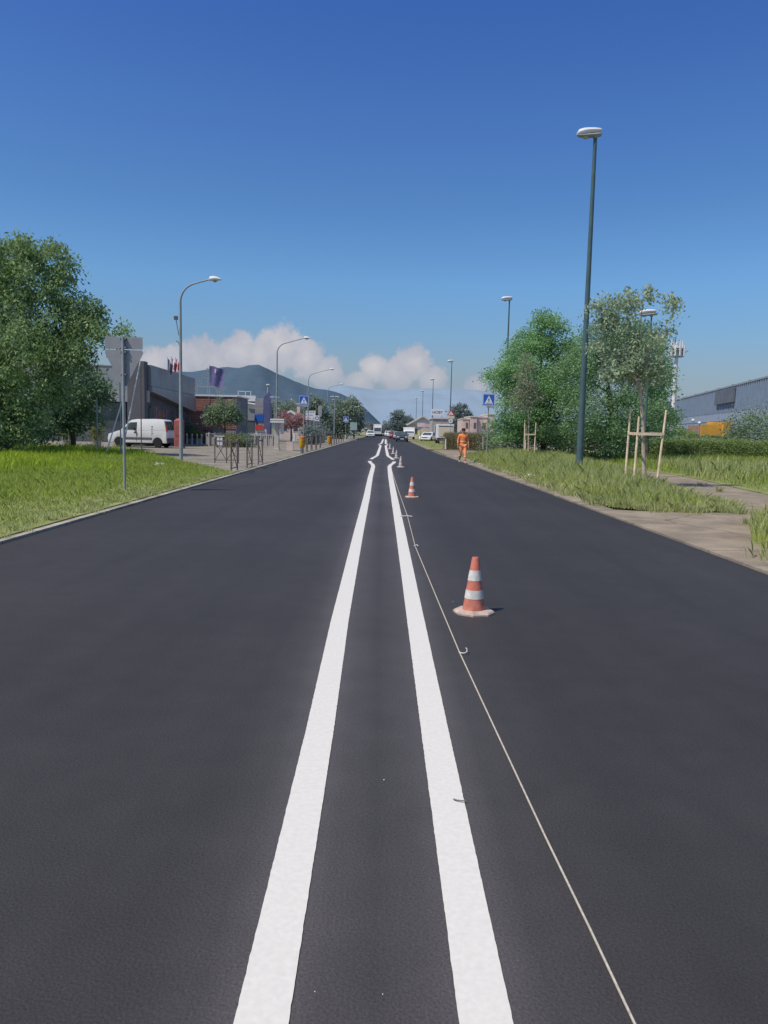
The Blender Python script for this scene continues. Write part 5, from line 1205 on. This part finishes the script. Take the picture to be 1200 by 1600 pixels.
# right-hand tree group
tree('locust_tree', 'broad feathery green locust tree behind the blue crossing sign', (at(850, 700, 50).x, 50, .05),
     [bl(858, 520, 50, 1.7, 1.5), bl(820, 545, 50, 1.7, 1.5), bl(800, 585, 49, 1.5, 1.4), bl(785, 590, 49.5, 1.1, .7), bl(885, 560, 50, 1.7, 1.6), bl(840, 590, 48.5, 2.2, 1.7), bl(870, 630, 48.5, 2.0, 1.4), bl(810, 640, 48.5, 1.6, 1.3), bl(800, 665, 49, 1.3, 1.0), bl(850, 670, 49.5, 2.2, 1.0), bl(850, 500, 50, .8, .7)],
     430, 140, .34, .16, .075, 'l_locust', .2, droop=.45, limbs=14, inner=.35, flat=.5)
tree('shade_tree', 'dark green tree behind the tall lamp post and the staked sapling', (at(950, 700, 46).x, 46, .05),
     [bl(930, 560, 46, 1.9, 1.8), bl(905, 590, 46, 1.6, 1.8), bl(975, 560, 46, 1.9, 1.9), bl(1010, 600, 46, 1.6, 1.8), bl(925, 640, 45, 2.0, 1.6), bl(985, 640, 45, 2.0, 1.6), bl(1020, 650, 46, 1.2, 1.3), bl(950, 680, 46, 2.6, .9), bl(890, 675, 47, 1.9, .9), bl(925, 520, 46, 1.0, .9), bl(990, 520, 46, 1.6, 1.2), bl(1020, 560, 46, 1.0, 1.2)],
     360, 135, .34, .16, .072, 'l_shade', .2, droop=.5, limbs=12, inner=.4)
tree('shade_tree', 'lighter green bushy tree at the right end of the right tree group', (at(1010, 700, 52).x, 52, .05),
     [bl(1015, 560, 52, 1.3, 2.2), bl(1030, 610, 52, 1.0, 2.0), bl(985, 540, 52, 1.6, 1.8), bl(1035, 660, 52, 1.0, 1.2)], 120, 90, .34, .2, .1, 'l_locust', .14, droop=.5, limbs=8)
SX = at(1009, 700, 23.5)
tree('staked_sapling', 'tall thin sapling with grey green leaves tied between wooden stakes', (SX.x, 23.5, .09),
     [bl(965, 495, 23.5, .5, .6), bl(945, 520, 23.5, .5, .75), bl(1000, 545, 23.5, .7, .7), bl(970, 570, 23.5, .75, .6), bl(1015, 575, 23.5, .6, .5), bl(1048, 470, 23.5, .28, .35), bl(945, 475, 23.5, .4, .35), bl(985, 464, 23.5, .5, .25), bl(1040, 520, 23.5, .22, .45), bl(1010, 460, 23.5, .3, .2)],
     165, 36, .15, .14, .062, 'l_sap', .062, 'palebark', droop=.9, limbs=18, inner=.3, ztop=4.0)
def stakes(label, cx, Y, pts, zc_, bars, group='wooden stake frames round the saplings'):
    t = thing('tree_stakes', label, 'stakes', (cx, Y, .09), 0, group)
    for (x, y, h_, dx) in pts: m = MB(); m.tube([(x, y, -.1), (x + dx * .5, y, h_ * .5), (x + dx, y, h_)], [.036, .034, .028], 9); m.build('stake', 'wood', t, smooth=True)
    for a_, b_ in bars:
        m = MB(); m.bar((a_[0], a_[1], zc_), (b_[0], b_[1], zc_ + random.uniform(-.02, .02)), .035, .075); m.build('crossbar', 'wood', t)
    return t
Y = 22.6; p0 = at(989.5, 760, Y); p1 = at(1025, 765, Y); px_ = lambda px, Y_: at(px, 700, Y_).x
t = stakes('three pale wooden stakes with a crossbar around the nearest sapling', SX.x, Y, [(p0.x - SX.x, 0, at(990, 650, Y).z - .1, .05), (p1.x - SX.x, 0, at(1029, 640, Y).z - .1, .16), (p0.x - SX.x + .12, 1.2, at(993, 636, Y + 1.2).z - .1, .05)], at(1008, 678, Y).z - .09, [((p0.x - SX.x + .0, -.045), (p1.x - SX.x + .12, -.045)), ((p0.x - SX.x + .06, .0), (p0.x - SX.x + .14, 1.2)), ((p0.x - SX.x + .14, 1.2), (p1.x - SX.x + .14, .03))])
m = MB(); m.tube([(-.02, .1, 1.5), (0, .9, 1.52), (.05, .95, 1.5), (.12, .05, 1.52)], .012, 6); m.build('tie', 'black', t)
Y2 = 45.0; S2 = at(826, 700, Y2)
tree('staked_sapling', 'smaller brownish sapling tied between stakes in front of the locust tree', (S2.x, Y2, .09), [bl(822, 590, Y2, .75, 1.0), bl(830, 620, Y2, .7, .8), bl(812, 620, Y2, .6, .8), bl(826, 565, Y2, .45, .5)], 60, 50, .2, .14, .06, 'l_brown', .05, 'palebark', droop=.6, limbs=10)
q0 = at(818, 700, Y2).x - S2.x; q1 = at(833.5, 700, Y2).x - S2.x
stakes('far set of pale wooden stakes with crossbar before the locust tree', S2.x, Y2 - .3, [(q0, 0, at(818, 656, Y2).z - .1, -.04), (q1, 0, at(833, 660, Y2).z - .1, .03), (q0 + .2, .8, at(822, 668, Y2 + .8).z - .1, .0)], at(825, 679, Y2).z - .09, [((q0, -.04), (q1, -.04))])
b = gr(928.5, 716, .09); pole('thin pale lone stake standing in the weeds right of the tall lamp', (b.x, b.y, .09), at(929, 668, b.y), .025, 'palebark', 'lone_stake', 'stake')
box_bush('long_hedge', 'long clipped green hedge across the right lawn', (18.4, 57, .05), (42, 52, .05), 1.2, 1.25, 'l_hedge', 5200, .11, core='lawn')
bushrow('dark green bushy tree at the right edge before the blue warehouse', 1185, 58, 2.4, 2.1, 'l_round', 'bushy_tree', 110, l=.2)
bushrow('smaller dark bush left of the bushy tree by the blue warehouse', 1150, 60, 1.4, 1.25, 'l_dark', n=60, l=.18)
bushrow('yellow green bush left of the globe lamps by the hedge', 1070, 62, 1.2, 1.3, 'l_hedge', n=60, l=.18)
bushrow('low green bush between the globe lamps and the yellow shed', 1110, 63, 1.2, .95, 'l_hedge', n=50, l=.18)
bushrow('dark bush closing the gap beside the right tree group', 1040, 58, 1.3, 1.0, 'l_dark', n=60, l=.18)
bushrow('undergrowth bush beneath the locust tree on the left', 790, 52, 1.6, 1.2, 'l_dark', n=60, l=.16)
bushrow('undergrowth bush beneath the middle of the right tree group', 870, 51, 2.2, 1.3, 'l_dark', n=80, l=.16)
bushrow('undergrowth bush beneath the right end of the right tree group', 960, 50, 2.2, 1.3, 'l_dark', n=80, l=.16)
# white flowers in the gutter and litter
g = gr(829, 750, .05); t = thing('white_flowers', 'small clump of white flowers at the right gutter edge', 'flowers', g)
V, ti = leaf_cloud(np.array([[0, 0, .12], [.15, .05, .1], [-.1, .05, .08], [.28, .1, .14]]), 22, .07, .05, .045, .1, .7); np_mesh('petals', V, 4, 'litter', t, ti)
V, ti = leaf_cloud(np.array([[0, 0, .06], [.15, .05, .05], [-.1, .05, .05]]), 25, .1, .14, .02, -.6, .4); V[:, 2] = np.maximum(V[:, 2], .0); np_mesh('leaves', V, 4, 'g_tall', t, ti)
def crumple(label, px, py, z, s, mat='litter'):
    g = gr(px, py, z); m = MB(); n = 4; vs = []; fs = []
    for i in range(n + 1):
        for j in range(n + 1): vs.append(((i / n - .5) * s + random.gauss(0, s * .06), (j / n - .5) * s * .7 + random.gauss(0, s * .06), abs(random.gauss(.03, s * .18))))
    for i in range(n):
        for j in range(n): fs.append((i * (n + 1) + j, i * (n + 1) + j + 1, (i + 1) * (n + 1) + j + 1, (i + 1) * (n + 1) + j))
    m.add(vs, fs); tag(m.build('paper_litter', mat, loc=g), label, 'litter')
crumple('crumpled white paper lying in the grass right of the give way sign', 249, 727, .12, .28)
crumple('small white litter on the right verge behind the worker', 744, 720, .08, .2)

# ------------------------------------------------------------------ the worker in orange
def skin_obj(name, verts, edges, mat, parent, sub=2, root=0, smooth=True):
    me = bpy.data.meshes.new(name); me.from_pydata([v[:3] for v in verts], edges, [])
    o = bpy.data.objects.new(name, me); COL.objects.link(o)
    md = o.modifiers.new('skin', 'SKIN'); md.use_smooth_shade = True
    if not me.skin_vertices: me.skin_vertices.new() if hasattr(me.skin_vertices, 'new') else None
    for i, v in enumerate(verts):
        r_ = v[3]; me.skin_vertices[0].data[i].radius = (r_, r_ if len(v) < 5 else v[4]); me.skin_vertices[0].data[i].use_root = (i == root)
    sb = o.modifiers.new('sub', 'SUBSURF'); sb.levels = sub; sb.render_levels = sub
    bpy.context.view_layer.update()
    m2 = bpy.data.meshes.new_from_object(o.evaluated_get(bpy.context.evaluated_depsgraph_get()))
    bpy.data.objects.remove(o); m2.materials.clear(); m2.materials.append(mt[mat])
    m2.polygons.foreach_set('use_smooth', [True] * len(m2.polygons))
    o = bpy.data.objects.new(name, m2); COL.objects.link(o); o.parent = parent; return o
pm = at(722.5, 722, 39.0)
t = thing('person', 'worker in orange high visibility clothes walking along the right road edge', 'person', (pm.x, 39.0, 0), rad(4))
PB = {'pelvis': (0, 0, .96, .125, .10), 'waist': (0, .0, 1.1, .12, .095), 'chest': (0, -.01, 1.3, .145, .105), 'upper': (0, -.015, 1.42, .11, .085), 'neck': (0, -.03, 1.50, .055, .055), 'jaw': (0, -.055, 1.575, .068, .07), 'head': (0, -.055, 1.655, .082, .095), 'crown': (0, -.045, 1.715, .055, .065)}
leg_f = [(.095, 0, .9, .09), (.10, -.07, .7, .078), (.105, -.14, .49, .055), (.11, -.15, .32, .052), (.11, -.17, .1, .035), (.115, -.28, .045, .035)]
leg_b = [(-.095, 0, .9, .09), (-.10, .0, .7, .078), (-.105, .02, .49, .055), (-.11, .16, .34, .052), (-.11, .29, .18, .035), (-.11, .24, .075, .032)]
arm = lambda s_: [(s_ * .185, -.01, 1.43, .052), (s_ * .225, .0, 1.28, .048), (s_ * .255, .015, 1.14, .04), (s_ * .265, -.03, 1.0, .034), (s_ * .27, -.06, .90, .026), (s_ * .272, -.075, .845, .034, .018)]
def fingers(s_): 
    res = []; x, y, z = s_ * .272, -.075, .845
    for k_, (dy, l_) in enumerate(((-.03, .068), (-.01, .078), (.01, .073), (.028, .058))):
        res.append([(x + s_ * .004, y + dy, z - .04, .0095), (x + s_ * .0, y + dy - .006, z - .04 - l_ * .5, .0085), (x - s_ * .014, y + dy - .01, z - .04 - l_, .0072)])
    res.append([(x - s_ * .012, y - .035, z + .0, .011), (x - s_ * .02, y - .058, z - .03, .0095), (x - s_ * .022, y - .062, z - .058, .008)])
    return res
verts = list(PB.values()); edges = [(i, i + 1) for i in range(7)]
def chain(par, pts):
    p_ = par
    for q_ in pts: verts.append(q_); edges.append((p_, len(verts) - 1)); p_ = len(verts) - 1
    return p_
chain(0, leg_f); chain(0, leg_b)
for s_ in (-1, 1):
    e_ = chain(3, arm(s_))
    for f_ in fingers(s_): chain(e_, f_)
body = skin_obj('body', verts, edges, 'skin', t)
def grow(pts, d): return [(p[0], p[1], p[2], p[3] + d) + ((p[4] + d,) if len(p) > 4 else ()) for p in pts]
verts = grow([(0, 0, .90, .135, .108), PB['waist'], PB['chest'], PB['upper'], (0, -.025, 1.475, .06, .06)], .025); edges = [(i, i + 1) for i in range(4)]
for s_ in (-1, 1): chain(3, grow(arm(s_)[:4], .018))
shirt = skin_obj('jacket', verts, edges, 'hivis', t)
verts = grow([(0, 0, .98, .125, .1)], .018); edges = []
chain(0, grow(leg_f[:4] + [(.11, -.165, .17, .04)], .022)); chain(0, grow(leg_b[:4] + [(-.11, .25, .235, .04)], .022))
trs = skin_obj('trousers', verts, edges, 'hivis2', t)
for nm, z, rx_, ry_, par, xc, yc in (('reflective_stripe', 1.12, .158, .128, shirt, 0, 0), ('reflective_stripe', .36, .085, .088, trs, .108, -.147), ('reflective_stripe', .42, .088, .095, trs, -.107, .09)):
    m = MB(); m.lathe([(rx_, -.022), (rx_, .022)], 24, c=(xc, yc, z), sq=ry_ / rx_); m.build(nm, 'reflect', par, smooth=True)
for pts in (leg_f, leg_b):
    a_, b_ = Vector(pts[4][:3]), Vector(pts[5][:3]); d = (b_ - a_).normalized()
    verts = [tuple(a_ + Vector((0, .03, -.02))) + (.05,), tuple(a_.lerp(b_, .6)) + (.048, .042), tuple(b_ + d * .05) + (.04, .034)]; edges = [(0, 1), (1, 2)]
    skin_obj('shoe', verts, edges, 'shoe', t, 1)
m = MB()
m.lathe([(.088, -.03), (.1, .02), (.098, .06), (.078, .1), (.03, .122)], 18, c=(0, -.04, 1.67), sq=1.12); m.build('hair', 'hair', t, smooth=True)
m = MB(); m.prism([(-.016, 1.625), (.016, 1.625), (.008, 1.672), (-.008, 1.672)], -.185, -.13); m.build('nose', 'skin', t, bevel=.005)
for s_ in (-1, 1):
    m = MB(); m.lathe([(.004, -.008), (.011, 0), (.004, .008)], 10, c=(s_ * .033, -.146, 1.668)); m.build('eye', 'signblack', t)
    m = MB(); m.lathe([(.006, -.03), (.014, 0), (.008, .028)], 10, c=(s_ * .088, -.045, 1.65), sq=1.8); m.build('ear', 'skin', t, smooth=True)
m = MB(); m.box(-.026, .026, -.146, -.13, 1.592, 1.602); m.build('mouth', 'redlamp', t)

# ------------------------------------------------------------------ render settings
S.render.engine = 'CYCLES'
S.view_settings.view_transform = 'Standard'; S.view_settings.look = 'None'; S.view_settings.exposure = 0; S.view_settings.gamma = 1
S.cycles.use_denoising = True; S.cycles.max_bounces = 6; S.cycles.transparent_max_bounces = 4
S.render.resolution_x = 768; S.render.resolution_y = 1024
